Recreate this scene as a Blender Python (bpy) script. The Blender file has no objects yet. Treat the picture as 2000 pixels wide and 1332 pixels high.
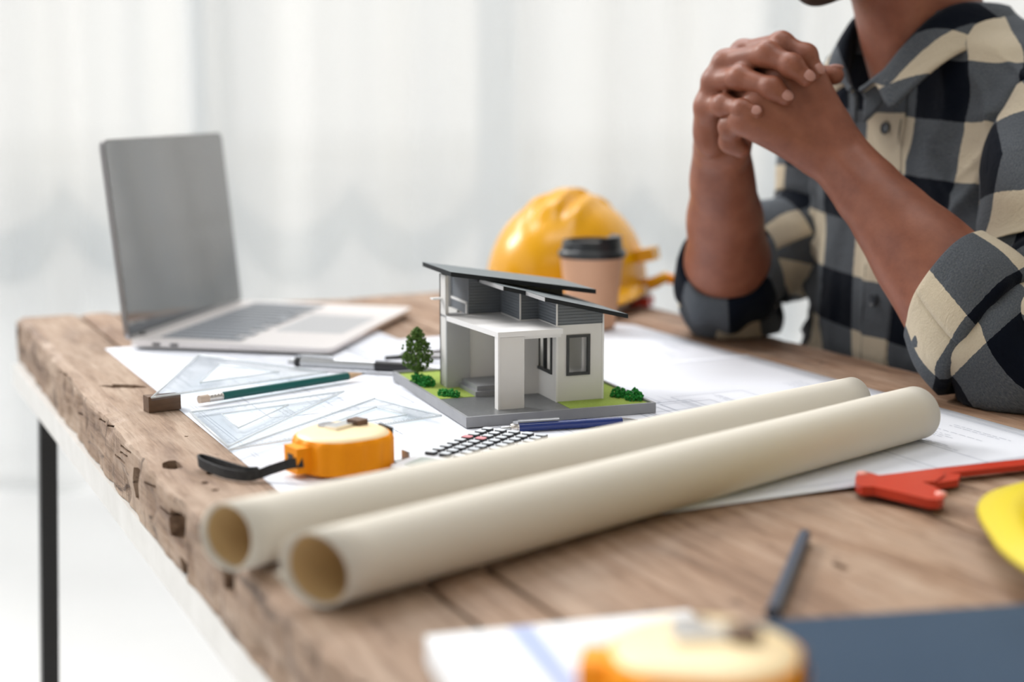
import bpy, bmesh, math, random
import numpy as np
from mathutils import Vector, Matrix, noise as mnoise
random.seed(7); np.random.seed(7)
C = bpy.context.scene.collection
scene = bpy.context.scene
PI = math.pi

# ------------------------------------------------------------------ camera, sky, sun, exposure
TZ = 0.75                      # height of the table top above the floor
CAMH = 0.265                   # camera height above the table top
FPX, HY = 2900.0, 185.0        # focal length in pixels of the 2000 px wide frame, horizon row
PITCH = math.atan((666 - HY) / FPX)
cam = bpy.data.cameras.new('camera')
camo = bpy.data.objects.new('camera', cam); C.objects.link(camo)
cam.sensor_width = 36; cam.lens = FPX / 2000 * 36
cam.clip_start = 0.02; cam.clip_end = 200
camo.location = (0, 0, TZ + CAMH); camo.rotation_euler = (PI / 2 - PITCH, 0, 0)
cam.dof.use_dof = True; cam.dof.focus_distance = 1.2; cam.dof.aperture_fstop = 2.8
scene.camera = camo

w = bpy.data.worlds.new('sky'); scene.world = w; w.use_nodes = True
nt = w.node_tree; bg = nt.nodes['Background']
tc = nt.nodes.new('ShaderNodeTexCoord'); sp = nt.nodes.new('ShaderNodeSeparateXYZ')
nt.links.new(tc.outputs['Generated'], sp.inputs[0])
cr = nt.nodes.new('ShaderNodeValToRGB'); nt.links.new(sp.outputs['Z'], cr.inputs[0])
cr.color_ramp.elements[0].position = 0.0; cr.color_ramp.elements[0].color = (0.985, 0.99, 1.0, 1)
cr.color_ramp.elements[1].position = 0.6; cr.color_ramp.elements[1].color = (0.92, 0.96, 1.0, 1)
nt.links.new(cr.outputs[0], bg.inputs[0]); bg.inputs[1].default_value = 1.08

sun = bpy.data.lights.new('sun', 'SUN'); sun.energy = 2.7; sun.angle = math.radians(20); sun.color = (1.0, 0.975, 0.94)
so = bpy.data.objects.new('sun', sun); C.objects.link(so)
so.rotation_euler = Vector((0.66, -0.50, -0.56)).to_track_quat('-Z', 'Y').to_euler()

def area(name, loc, direction, sx, sy, power, color=(1, 1, 1)):
    l = bpy.data.lights.new(name, 'AREA'); l.shape = 'RECTANGLE'; l.size = sx; l.size_y = sy
    l.energy = power; l.color = color
    o = bpy.data.objects.new(name, l); C.objects.link(o); o.location = loc
    o.rotation_euler = Vector(direction).to_track_quat('-Z', 'Y').to_euler()
    return o
# soft fill lights added overhead, the room has no lamps there
area('added_fill_light', (-0.3, 2.9, 3.5), (0.1, -0.55, -1), 2.6, 0.9, 76, (0.96, 0.975, 1.0))
area('added_fill_light', (0.2, 1.2, 3.5), (0, 0, -1), 1.8, 0.5, 16, (0.97, 0.98, 1.0))
area('added_fill_light', (0.1, -1.0, 3.5), (0, 0.3, -1), 2.4, 0.6, 10, (1.0, 0.95, 0.88))

vs = scene.view_settings
vs.view_transform = 'Standard'; vs.look = 'None'; vs.gamma = 1.0; vs.use_curve_mapping = False
vs.exposure = 0.3
scene.cycles.use_denoising = True
scene.cycles.max_bounces = 10; scene.cycles.transparent_max_bounces = 16
scene.cycles.diffuse_bounces = 5; scene.cycles.sample_clamp_indirect = 6

# ------------------------------------------------------------------ geometry helpers
def ray(px, py):
    x, y, z = (px - 1000) / FPX, -(py - 666) / FPX, 1.0
    return Vector((x, math.cos(PITCH) * z + math.sin(PITCH) * y, -math.sin(PITCH) * z + math.cos(PITCH) * y))
def T(px, py, z=0.0):
    """world point at height z above the table top that the photograph shows at (px, py)"""
    r = ray(px, py); t = (z - CAMH) / r.z
    return Vector((r.x * t, r.y * t, TZ + z))
def D(px, py, Y):
    r = ray(px, py); t = Y / r.y
    return Vector((r.x * t, Y, TZ + CAMH + r.z * t))
A0 = T(27, 621); A0 = Vector((A0.x, A0.y))
U2 = Vector((.43, -.903)).normalized(); V2 = Vector((-U2.y, U2.x))
def UV(u, v, z=0.0):
    """table coordinates: u along the table towards the camera, v across it, z above its top"""
    p = A0 + U2 * u + V2 * v
    return Vector((p.x, p.y, TZ + z))
TABLE_ROT = math.atan2(U2.y, U2.x)

def smooth(o, on=True):
    o.data.polygons.foreach_set('use_smooth', [on] * len(o.data.polygons)); return o
def link(name, me, m=None, parent=None):
    o = bpy.data.objects.new(name, me); C.objects.link(o)
    if m: me.materials.append(m)
    if parent: o.parent = parent
    return o
def obj(name, bm, m=None, parent=None, sm=False, bevel=0, seg=2, angle=35):
    if bevel:
        es = [e for e in bm.edges if len(e.link_faces) == 2 and e.calc_face_angle(0) > math.radians(angle)]
        bmesh.ops.bevel(bm, geom=es, offset=bevel, segments=seg, affect='EDGES', profile=.5, clamp_overlap=True)
    bmesh.ops.recalc_face_normals(bm, faces=bm.faces[:])
    me = bpy.data.meshes.new(name); bm.to_mesh(me); bm.free()
    o = link(name, me, m, parent)
    if sm == 'auto':
        smooth(o); me.set_sharp_from_angle(angle=math.radians(40))
    elif sm: smooth(o)
    return o
def pobj(name, verts, faces, m=None, parent=None, sm=False):
    me = bpy.data.meshes.new(name); me.from_pydata([tuple(v) for v in verts], [], faces); me.update()
    o = link(name, me, m, parent)
    if sm: smooth(o)
    return o
def thing(name, label, cat, loc=(0, 0, 0), rotz=0, group=None):
    o = bpy.data.objects.new(name, None); C.objects.link(o); o.location = loc; o.rotation_euler = (0, 0, rotz)
    o.empty_display_size = .02
    return tag(o, label, cat, group)
def tag(o, label, cat, group=None):
    o['label'] = label; o['category'] = cat
    if group: o['group'] = group
    return o
def struct(o): o['kind'] = 'structure'; return o
def copy_to(src, name, parent, loc, rot=None):
    c = src.copy(); c.name = name; C.objects.link(c); c.parent = parent; c.location = loc
    if rot is not None: c.rotation_euler = rot
    return c
def bx(bm, lo, hi, mat=None):
    v = [bm.verts.new(p) for p in ((lo[0], lo[1], lo[2]), (hi[0], lo[1], lo[2]), (hi[0], hi[1], lo[2]), (lo[0], hi[1], lo[2]),
                                   (lo[0], lo[1], hi[2]), (hi[0], lo[1], hi[2]), (hi[0], hi[1], hi[2]), (lo[0], hi[1], hi[2]))]
    if mat is not None:
        for q in v: q.co = mat @ q.co
    for f in ((3, 2, 1, 0), (4, 5, 6, 7), (0, 1, 5, 4), (1, 2, 6, 5), (2, 3, 7, 6), (3, 0, 4, 7)): bm.faces.new([v[i] for i in f])
    return v
def box(name, lo, hi, m, parent=None, bevel=0, seg=2, sm=False):
    bm = bmesh.new(); bx(bm, lo, hi); return obj(name, bm, m, parent, bevel=bevel, seg=seg, sm=sm)
def prism(bm, pts, z0, z1):
    """extrude a polygon (list of xy, or xyz functions as numbers z0/z1 per vertex)"""
    n = len(pts)
    za = z0 if hasattr(z0, '__len__') else [z0] * n; zb = z1 if hasattr(z1, '__len__') else [z1] * n
    a = [bm.verts.new((p[0], p[1], za[i])) for i, p in enumerate(pts)]
    b = [bm.verts.new((p[0], p[1], zb[i])) for i, p in enumerate(pts)]
    bm.faces.new(a[::-1]); bm.faces.new(b)
    for i in range(n): bm.faces.new((a[i], a[(i + 1) % n], b[(i + 1) % n], b[i]))
def holed_prism(bm, outer, inner, z0, z1):
    """outer and inner loops with the same number of points"""
    n = len(outer)
    L = [[bm.verts.new((p[0], p[1], z)) for p in loop] for loop in (outer, inner) for z in (z0, z1)]
    o0, o1, i0, i1 = L
    for k in range(n):
        j = (k + 1) % n
        bm.faces.new((o0[k], o0[j], o1[j], o1[k])); bm.faces.new((i0[j], i0[k], i1[k], i1[j]))
        bm.faces.new((o1[k], o1[j], i1[j], i1[k])); bm.faces.new((o0[j], o0[k], i0[k], i0[j]))
def lathe(bm, prof, seg=32, cx=0, cy=0, cap=True):
    rings = []
    for r, z in prof:
        rings.append([bm.verts.new((cx + r * math.cos(2 * PI * k / seg), cy + r * math.sin(2 * PI * k / seg), z)) for k in range(seg)])
    for a, b in zip(rings, rings[1:]):
        for k in range(seg): bm.faces.new((a[k], a[(k + 1) % seg], b[(k + 1) % seg], b[k]))
    if cap: bm.faces.new(rings[0][::-1]); bm.faces.new(rings[-1])
def frames(path):
    P = [Vector(p) for p in path]; n = len(P); out = []
    t0 = (P[1] - P[0]).normalized()
    up = Vector((0, 0, 1)) if abs(t0.z) < .9 else Vector((1, 0, 0))
    x = t0.cross(up).normalized()
    for i in range(n):
        t = (P[min(i + 1, n - 1)] - P[max(i - 1, 0)]).normalized()
        x = (x - t * x.dot(t)).normalized(); out.append((P[i], x, t.cross(x)))
    return out
def tube(bm, path, rad, seg=12, cap=True, sx=1.0, sy=1.0):
    R = rad if hasattr(rad, '__len__') else [rad] * len(path)
    rings = []
    for (p, x, y), r in zip(frames(path), R):
        rings.append([bm.verts.new(p + x * (r * sx * math.cos(2 * PI * k / seg)) + y * (r * sy * math.sin(2 * PI * k / seg))) for k in range(seg)])
    for a, b in zip(rings, rings[1:]):
        for k in range(seg): bm.faces.new((a[k], a[(k + 1) % seg], b[(k + 1) % seg], b[k]))
    if cap: bm.faces.new(rings[0][::-1]); bm.faces.new(rings[-1])
def ribbon(bm, path, width, thick, side):
    """flat strap along a path, its width along the vector side"""
    P = [Vector(p) for p in path]; s = Vector(side).normalized(); rings = []
    for i, p in enumerate(P):
        t = (P[min(i + 1, len(P) - 1)] - P[max(i - 1, 0)]).normalized(); n = t.cross(s).normalized()
        rings.append([bm.verts.new(p + s * (a * width / 2) + n * (b * thick / 2)) for a, b in ((-1, -1), (1, -1), (1, 1), (-1, 1))])
    for a, b in zip(rings, rings[1:]):
        for k in range(4): bm.faces.new((a[k], a[(k + 1) % 4], b[(k + 1) % 4], b[k]))
    bm.faces.new(rings[0][::-1]); bm.faces.new(rings[-1])
def catmull(pts, n=8):
    P = [Vector(p) for p in pts]; P = [2 * P[0] - P[1]] + P + [2 * P[-1] - P[-2]]; out = []
    for i in range(1, len(P) - 2):
        for k in range(n):
            t = k / n
            out.append(.5 * ((2 * P[i]) + (P[i + 1] - P[i - 1]) * t + (2 * P[i - 1] - 5 * P[i] + 4 * P[i + 1] - P[i + 2]) * t * t + (3 * P[i] - P[i - 1] - 3 * P[i + 1] + P[i + 2]) * t ** 3))
    out.append(P[-2]); return out
def rrect(w_, h_, r, n=4, cx=0, cy=0):
    out = []
    for sx_, sy_, a0 in ((1, 1, 0), (-1, 1, 90), (-1, -1, 180), (1, -1, 270)):
        for k in range(n + 1):
            a = math.radians(a0 + 90 * k / n)
            out.append((cx + sx_ * (w_ / 2 - r) + r * math.cos(a), cy + sy_ * (h_ / 2 - r) + r * math.sin(a)))
    return out

# ------------------------------------------------------------------ materials
def mat(name, col=(.8, .8, .8), rough=.5, metal=0, spec=.5, **kw):
    m = bpy.data.materials.new(name); m.use_nodes = True; b = m.node_tree.nodes['Principled BSDF']
    b.inputs['Base Color'].default_value = (*col, 1); b.inputs['Roughness'].default_value = rough
    b.inputs['Metallic'].default_value = metal; b.inputs['Specular IOR Level'].default_value = spec
    for k, v in kw.items(): b.inputs[k.replace('_', ' ')].default_value = v
    return m
class NB:
    """small node builder"""
    def __init__(s, m): s.t = m.node_tree; s.n = s.t.nodes; s.b = s.n['Principled BSDF']
    def new(s, k, **kw):
        n = s.n.new(k)
        for a, v in kw.items(): setattr(n, a, v)
        return n
    def L(s, a, b): s.t.links.new(a, b)
    def coord(s, scale=(1, 1, 1), kind='Object', rot=(0, 0, 0)):
        c = s.new('ShaderNodeTexCoord'); mp = s.new('ShaderNodeMapping'); mp.inputs['Scale'].default_value = scale
        mp.inputs['Rotation'].default_value = rot
        s.L(c.outputs[kind], mp.inputs[0]); return mp.outputs[0]
    def noise(s, vec, scale, detail=4, rough=.55, dist=0):
        n = s.new('ShaderNodeTexNoise'); n.inputs['Scale'].default_value = scale; n.inputs['Detail'].default_value = detail
        n.inputs['Roughness'].default_value = rough; n.inputs['Distortion'].default_value = dist
        if vec is not None: s.L(vec, n.inputs['Vector'])
        return n.outputs[0]
    def ramp(s, f, stops):
        r = s.new('ShaderNodeValToRGB'); e = r.color_ramp.elements
        while len(e) < len(stops): e.new(.5)
        for q, (p, c) in zip(e, stops): q.position = p; q.color = (*c, 1) if len(c) == 3 else c
        s.L(f, r.inputs[0]); return r.outputs[0]
    def mix(s, f, a, b, mode='MIX'):
        n = s.new('ShaderNodeMix', data_type='RGBA', blend_type=mode)
        for i, v in ((0, f), (6, a), (7, b)):
            if hasattr(v, 'links'): s.L(v, n.inputs[i])
            else: n.inputs[i].default_value = v if i == 0 else (*v, 1)
        return n.outputs[2]
    def math(s, op, a, b=0.0, c=0.0):
        n = s.new('ShaderNodeMath', operation=op)
        for i, v in ((0, a), (1, b), (2, c)):
            if hasattr(v, 'links'): s.L(v, n.inputs[i])
            else: n.inputs[i].default_value = v
        return n.outputs[0]
    def bump(s, h, strength=.3, dist=.001):
        n = s.new('ShaderNodeBump'); n.inputs['Strength'].default_value = strength; n.inputs['Distance'].default_value = dist
        s.L(h, n.inputs['Height']); s.L(n.outputs[0], s.b.inputs['Normal']); return n
    def color(s, c): s.L(c, s.b.inputs['Base Color'])
    def rough(s, c): s.L(c, s.b.inputs['Roughness'])
def mottled(name, c1, c2, scale, rough=.5, bump=0, bdist=.0005, stretch=(1, 1, 1), **kw):
    m = mat(name, c1, rough, **kw); b = NB(m); v = b.coord(stretch)
    n = b.noise(v, scale); b.color(b.ramp(n, [(.3, c1), (.7, c2)]))
    if bump: b.bump(b.noise(v, scale * 4), bump, bdist)
    return m

def wood_mat(name, dark, mid, light, end=False):
    m = mat(name, mid, .62, spec=.35); b = NB(m)
    oi = b.new('ShaderNodeObjectInfo')
    v = b.coord((1.0, 9.0, 9.0))
    ad = b.new('ShaderNodeVectorMath', operation='ADD'); b.L(v, ad.inputs[0])
    cm = b.new('ShaderNodeCombineXYZ'); b.L(b.math('MULTIPLY', oi.outputs['Random'], 31.0), cm.inputs[0]); b.L(b.math('MULTIPLY', oi.outputs['Random'], 17.0), cm.inputs[1])
    b.L(cm.outputs[0], ad.inputs[1]); vv = ad.outputs[0]
    g1 = b.noise(vv, 3.2, 8, .62, 1.4)
    g2 = b.noise(vv, 16, 6, .7, .4)
    v2 = b.coord((2.5, 90, 90)); g3 = b.noise(v2, 6, 3, .6)
    base = b.ramp(g1, [(.28, dark), (.46, mid), (.68, light)])
    fine = b.ramp(g2, [(.3, (.55, .5, .46)), (.55, (1, 1, 1))])
    c = b.mix(.8, base, fine, 'MULTIPLY')
    strk = b.ramp(g3, [(.34, (.5, .42, .36)), (.46, (1, 1, 1))])
    c = b.mix(.45, c, strk, 'MULTIPLY')
    # worn pale patches and dirty spots
    pv = b.coord((3, 5, 5)); pn = b.noise(pv, 3.0, 5, .6)
    c = b.mix(b.ramp(pn, [(.48, (0, 0, 0)), (.72, (.65, .65, .65))]), c, (.43, .325, .245))
    sv = b.coord((14, 22, 22)); sn = b.noise(sv, 2.6, 3, .5)
    c = b.mix(b.ramp(sn, [(.66, (0, 0, 0)), (.74, (.8, .8, .8))]), c, (.10, .055, .032))
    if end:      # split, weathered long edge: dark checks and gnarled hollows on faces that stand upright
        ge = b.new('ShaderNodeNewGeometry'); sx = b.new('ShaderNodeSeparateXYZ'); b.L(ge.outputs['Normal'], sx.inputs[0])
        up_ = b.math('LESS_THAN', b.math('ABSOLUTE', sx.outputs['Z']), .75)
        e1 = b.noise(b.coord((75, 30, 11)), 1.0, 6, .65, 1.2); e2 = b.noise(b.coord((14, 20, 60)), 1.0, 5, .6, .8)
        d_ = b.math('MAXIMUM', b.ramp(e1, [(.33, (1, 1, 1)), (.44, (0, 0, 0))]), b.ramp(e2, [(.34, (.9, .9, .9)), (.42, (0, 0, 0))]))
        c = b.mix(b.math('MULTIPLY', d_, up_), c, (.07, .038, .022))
    b.color(c)
    h = b.math('ADD', b.math('MULTIPLY', g2, .6), b.math('MULTIPLY', g3, .5))
    b.bump(h, .55, .0016)
    b.rough(b.ramp(g2, [(.3, (.75, .75, .75)), (.7, (.5, .5, .5))]))
    return m
M = {}
M['wood'] = wood_mat('reclaimed_wood', (.145, .077, .044), (.305, .19, .120), (.41, .288, .205))
M['wood_edge'] = wood_mat('reclaimed_wood_edge', (.14, .08, .05), (.31, .208, .140), (.41, .305, .225), True)
M['wood_dark'] = wood_mat('reclaimed_wood_dark', (.10, .052, .03), (.26, .145, .085), (.42, .27, .18))
M['steel_black'] = mat('black_steel', (.012, .012, .014), .45)
M['steel_pale'] = mottled('pale_steel', (.62, .61, .585), (.70, .69, .67), 30, .45)
M['paper'] = mottled('white_paper', (.71, .73, .79), (.74, .76, .815), 6, .75, .15, .0004)
M['ink'] = mat('print_ink', (.42, .45, .52), .8)
M['ink_dark'] = mat('dark_ink', (.12, .13, .16), .8)
def translucent(name, col, tcol, tr=.35, rough=.7, transp=0.0):
    m = bpy.data.materials.new(name); m.use_nodes = True; t = m.node_tree; t.nodes.clear()
    o = t.nodes.new('ShaderNodeOutputMaterial'); d = t.nodes.new('ShaderNodeBsdfDiffuse'); d.inputs[0].default_value = (*col, 1)
    l = t.nodes.new('ShaderNodeBsdfTranslucent'); l.inputs[0].default_value = (*tcol, 1)
    mx = t.nodes.new('ShaderNodeMixShader'); mx.inputs[0].default_value = tr
    t.links.new(d.outputs[0], mx.inputs[1]); t.links.new(l.outputs[0], mx.inputs[2]); out = mx.outputs[0]
    if transp:
        p = t.nodes.new('ShaderNodeBsdfTransparent'); m2 = t.nodes.new('ShaderNodeMixShader'); m2.inputs[0].default_value = transp
        t.links.new(out, m2.inputs[1]); t.links.new(p.outputs[0], m2.inputs[2]); out = m2.outputs[0]
    t.links.new(out, o.inputs[0]); return m
M['roll'] = translucent('cream_roll_paper', (.80, .765, .68), (.76, .58, .34), .20)
M['roll_in'] = translucent('shaded_roll_inside', (.68, .47, .23), (.75, .50, .22), .35)  # cream paper too: the warm shade inside the rolls is put into its tan
M['sheer'] = translucent('sheer_curtain', (.86, .86, .85), (.90, .90, .89), .62, transp=.42)
M['valance'] = translucent('cream_valance', (.88, .85, .80), (.95, .92, .87), .65, transp=.66)
M['ruffle'] = translucent('grey_ruffle', (.52, .58, .62), (.56, .62, .66), .5, transp=.14)
M['wall'] = mottled('white_wall', (.48, .47, .45), (.51, .50, .48), 3, .8)
M['floor'] = mottled('white_floor', (.68, .675, .66), (.72, .715, .70), 2, .5)
M['frame_blue'] = mat('window_frame_grey', (.40, .50, .60), .5)
M['white_frame'] = mat('window_transom_white', (.88, .88, .88), .5)
def glass_mat(name, col=(1, 1, 1), gloss=.06, rough=.02):
    m = bpy.data.materials.new(name); m.use_nodes = True; t = m.node_tree; t.nodes.clear()
    o = t.nodes.new('ShaderNodeOutputMaterial'); a = t.nodes.new('ShaderNodeBsdfTransparent'); a.inputs[0].default_value = (*col, 1)
    g = t.nodes.new('ShaderNodeBsdfGlossy'); g.inputs['Roughness'].default_value = rough
    f = t.nodes.new('ShaderNodeFresnel'); f.inputs[0].default_value = 1.45
    mx = t.nodes.new('ShaderNodeMixShader')
    ge = t.nodes.new('ShaderNodeNewGeometry'); mm = t.nodes.new('ShaderNodeMath'); mm.operation = 'SUBTRACT'; mm.inputs[0].default_value = 1.0; t.links.new(ge.outputs['Backfacing'], mm.inputs[1])
    m3 = t.nodes.new('ShaderNodeMath'); m3.operation = 'MULTIPLY'; t.links.new(mm.outputs[0], m3.inputs[0]); t.links.new(f.outputs[0], m3.inputs[1])
    t.links.new(m3.outputs[0], mx.inputs[0]); t.links.new(a.outputs[0], mx.inputs[1]); t.links.new(g.outputs[0], mx.inputs[2]); t.links.new(mx.outputs[0], o.inputs[0])
    return m
M['glass'] = glass_mat('window_glass')
M['acrylic'] = glass_mat('clear_acrylic', (.93, .95, .96), rough=.05)
M['acrylic_edge'] = mat('acrylic_edge', (.78, .83, .85), .15, Alpha=.55)
M['yellow'] = mottled('yellow_plastic', (.76, .355, .0), (.78, .375, .0), 12, .26, spec=.4)
M['lemon'] = mat('lemon_plastic', (.62, .50, .015), .4)
M['orange'] = mottled('orange_rubber', (.90, .30, .0), (.94, .33, .0), 20, .5, .1, spec=.25)
M['orange_face'] = mottled('pale_yellow_face', (.88, .68, .38), (.90, .72, .44), 15, .4)
M['black_plastic'] = mat('black_plastic', (.015, .016, .018), .4)
M['black_fabric'] = mottled('black_strap', (.012, .012, .013), (.03, .03, .03), 300, .8, .4)
M['chrome'] = mat('chrome', (.72, .72, .72), .15, 1)
M['alu'] = mat('laptop_aluminium', (.74, .70, .685), .38, .5)
M['alu_dark'] = mat('laptop_edge', (.30, .29, .29), .35, .8)
M['key'] = mat('laptop_keys', (.26, .28, .31), .4)
M['well'] = mat('keyboard_well', (.50, .50, .51), .4, .6)
M['screen'] = mat('laptop_screen', (.022, .025, .028), .035, spec=.85, IOR=2.5)
M['cup'] = mottled('kraft_cup', (.60, .335, .205), (.64, .365, .225), 25, .65)
M['lid'] = mat('black_lid', (.012, .015, .018), .35)
M['hw'] = mat('model_white', (.66, .645, .62), .5)
M['hgrey'] = mat('model_grey', (.40, .40, .405), .45)
M['hbase'] = mottled('model_base_grey', (.23, .235, .25), (.26, .265, .28), 60, .42)
M['drive'] = mottled('model_driveway', (.12, .125, .13), (.15, .155, .16), 400, .35)
M['roof'] = mat('model_roof', (.145, .168, .176), .5, spec=.35)
M['roof_edge'] = mat('model_roof_edge', (.014, .016, .018), .6, spec=.2)
M['trim'] = mat('model_trim', (.74, .73, .72), .45)
M['hblack'] = mat('model_window_frame', (.018, .020, .022), .4)
def siding():
    m = mat('model_siding', (.125, .14, .16), .45); b = NB(m); v = b.coord((1, 1, 1))
    s_ = b.new('ShaderNodeSeparateXYZ'); b.L(v, s_.inputs[0])
    f = b.math('FRACT', b.math('MULTIPLY', s_.outputs['Z'], 1 / .0026))
    g = b.ramp(f, [(.0, (.0, 0, 0)), (.12, (1, 1, 1)), (.9, (.8, .8, .8)), (1, (0, 0, 0))])
    b.bump(g, .9, .0006); b.color(b.mix(.35, (.135, .15, .17), b.ramp(f, [(0, (.3, .3, .3)), (.15, (1, 1, 1))]), 'MULTIPLY')); return m
M['siding'] = siding()
M['lawn'] = mottled('model_lawn', (.26, .36, .045), (.34, .45, .08), 500, .9, .8, .0006)
M['bush'] = mottled('model_bush', (.006, .16, .018), (.02, .26, .035), 300, .9, .6)
M['leaf'] = mottled('model_tree_leaf', (.035, .085, .010), (.09, .17, .02), 400, .9, .6)
M['trunk'] = mat('model_trunk', (.06, .03, .015), .8)
M['green_pencil'] = mat('pencil_green', (.008, .105, .095), .3)
M['blue_pen'] = mat('pen_blue', (.012, .03, .16), .25)
M['silver'] = mat('pen_silver', (.52, .53, .54), .25, .7)
M['ferrule'] = mat('ferrule', (.68, .64, .60), .25, .8)
M['eraser'] = mat('eraser', (.62, .48, .38), .8)
M['pencil_wood'] = mat('pencil_wood', (.60, .40, .24), .7)
M['dark_pencil'] = mat('pencil_slate', (.045, .065, .10), .35)
M['calc'] = mat('calculator_body', (.66, .67, .69), .4)
M['calc_key'] = mat('calculator_key_top', (.66, .70, .74), .35)
M['calc_pink'] = mat('calculator_key_pink', (.80, .33, .36), .35)
M['calc_dark'] = mat('calculator_key_side', (.018, .020, .024), .45)
M['lcd'] = mat('calculator_display', (.36, .40, .36), .2)
M['red'] = mottled('red_plastic', (.47, .030, .010), (.51, .036, .012), 30, .32)
M['red_pale'] = mat('red_worn_tip', (.80, .34, .28), .4)
M['slate'] = mottled('slate_cover', (.034, .058, .095), (.040, .066, .105), 14, .75, .1, spec=.15)
M['box_white'] = mat('white_card', (.78, .80, .82), .5)
M['box_blue'] = mat('blue_print', (.36, .43, .66), .5)
M['darkwood'] = mottled('dark_wood_strip', (.10, .055, .03), (.16, .09, .05), 40, .6, .3, .0005, (1, 6, 6))
def skin():
    m = mat('skin', (.30, .13, .082), .46, spec=.4); b = NB(m)
    b.b.inputs['Subsurface Weight'].default_value = .12; b.b.inputs['Subsurface Radius'].default_value = (.9, .35, .2); b.b.inputs['Subsurface Scale'].default_value = .006
    v = b.coord((1, 1, 1)); n = b.noise(v, 38, 5, .6); f = b.noise(v, 420, 3, .6)
    b.color(b.mix(b.ramp(f, [(.35, (.12, .12, .12)), (.65, (0, 0, 0))]), b.ramp(n, [(.3, (.205, .066, .036)), (.7, (.305, .110, .062))]), (.17, .06, .04)))
    b.bump(b.math('ADD', f, b.noise(v, 150, 3)), .22, .0006); return m
M['skin'] = skin()
M['nail'] = mat('fingernail', (.42, .205, .16), .35)
M['hair'] = mottled('black_hair', (.008, .007, .006), (.016, .013, .011), 200, .6, .6)
M['beard'] = mottled('short_beard', (.030, .016, .011), (.06, .03, .02), 500, .8, .4)
def plaid():
    m = mat('plaid_flannel', (.1, .1, .1), .9, spec=.06); b = NB(m)
    a = b.new('ShaderNodeAttribute', attribute_name='cloth_uv'); s_ = b.new('ShaderNodeSeparateXYZ'); b.L(a.outputs['Vector'], s_.inputs[0])
    wob = b.noise(a.outputs['Vector'], 260, 2)
    jit = b.math('MULTIPLY', b.math('SUBTRACT', wob, .5), .0018)
    su = b.math('LESS_THAN', b.math('FRACT', b.math('DIVIDE', b.math('ADD', s_.outputs[0], jit), .104)), .5)
    sv = b.math('LESS_THAN', b.math('FRACT', b.math('DIVIDE', b.math('ADD', s_.outputs[1], jit), .114)), .5)
    both = b.math('MULTIPLY', su, sv); any_ = b.math('MAXIMUM', su, sv)
    navy, cream = (.0035, .0055, .011), (.58, .50, .375)
    # twill weave: cream and navy threads mixed
    v = b.new('ShaderNodeVectorMath', operation='SCALE'); b.L(a.outputs['Vector'], v.inputs[0]); v.inputs['Scale'].default_value = 1.0
    tw = b.math('FRACT', b.math('MULTIPLY', b.math('ADD', s_.outputs[0], s_.outputs[1]), 1 / .0014))
    nf = b.noise(a.outputs['Vector'], 700, 3, .7)
    mixf = b.math('ADD', b.math('MULTIPLY', b.math('GREATER_THAN', tw, .55), .07), b.math('MULTIPLY', b.math('POWER', nf, 1.6), .42))
    grey = b.mix(mixf, (.020, .031, .048), (.42, .42, .41))
    c = b.mix(any_, navy, grey); c = b.mix(both, c, b.mix(b.ramp(nf, [(.3, (.35, .35, .35)), (.65, (0, 0, 0))]), cream, (.40, .34, .25)))
    b.color(c); b.bump(b.math('ADD', b.math('MULTIPLY', nf, .6), b.math('MULTIPLY', b.noise(a.outputs['Vector'], 55, 5, .6, .6), 2.2)), .5, .0022)
    b.b.inputs['Sheen Weight'].default_value = .05; b.b.inputs['Sheen Roughness'].default_value = .5
    return m
M['plaid'] = plaid()
M['thread'] = mat('dark_thread', (.01, .01, .012), .8)
M['button'] = mat('shirt_button', (.02, .024, .032), .35)
M['denim'] = mottled('dark_denim', (.02, .03, .05), (.03, .045, .07), 200, .9)
M['stool'] = mottled('stool_wood', (.25, .15, .08), (.32, .2, .11), 20, .5)
M['shoe'] = mat('brown_shoe', (.06, .03, .015), .5)
M['concrete'] = mottled('pale_paving', (.40, .40, .39), (.45, .44, .43), 1.5, .9)

# ------------------------------------------------------------------ the room
X0, X1, Y0, Y1, ZC = -2.3, 2.9, -2.0, 3.95, 3.6
struct(box('floor', (X0, Y0, -.1), (X1, Y1 + .1, 0), M['floor']))
struct(box('ceiling', (X0, Y0, ZC), (X1, Y1 + .1, ZC + .1), M['wall']))
struct(box('wall_front', (X0, Y0 - .1, 0), (X1, Y0, ZC), M['wall']))
struct(box('wall_right', (X1, Y0, 0), (X1 + .1, Y1, ZC), M['wall']))
struct(box('trim_1', (X0, Y1, 3.35), (X1, Y1 + .08, ZC), M['wall']))          # header over the glazing
# left wall with a wide window opening
LW0, LW1, LZ0, LZ1 = -.9, 3.75, .25, 3.4
bm = bmesh.new()
bx(bm, (X0 - .1, Y0, 0), (X0, LW0, ZC)); bx(bm, (X0 - .1, LW1, 0), (X0, Y1 + .1, ZC))
bx(bm, (X0 - .1, LW0, 0), (X0, LW1, LZ0)); bx(bm, (X0 - .1, LW0, LZ1), (X0, LW1, ZC))
struct(obj('wall_left', bm, M['wall']))
struct(box('ground', (-30, Y1 + .1, -.3), (30, 45, -.1), M['concrete'])).name = 'pavement_outside'
ww = thing('window_1', 'x', 'x', (X0 - .05, 0, 0)); del ww['label'], ww['category']; struct(ww)
for k in range(4):
    y = LW0 + (LW1 - LW0) * k / 3
    box('frame', (-.03, y - .03, LZ0), (.03, y + .03, LZ1), M['white_frame'], ww)
for k in range(3):
    a, b = LW0 + (LW1 - LW0) * k / 3 + .03, LW0 + (LW1 - LW0) * (k + 1) / 3 - .03
    box('pane', (-.003, a, LZ0), (.003, b, LZ1), M['glass'], ww)
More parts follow.
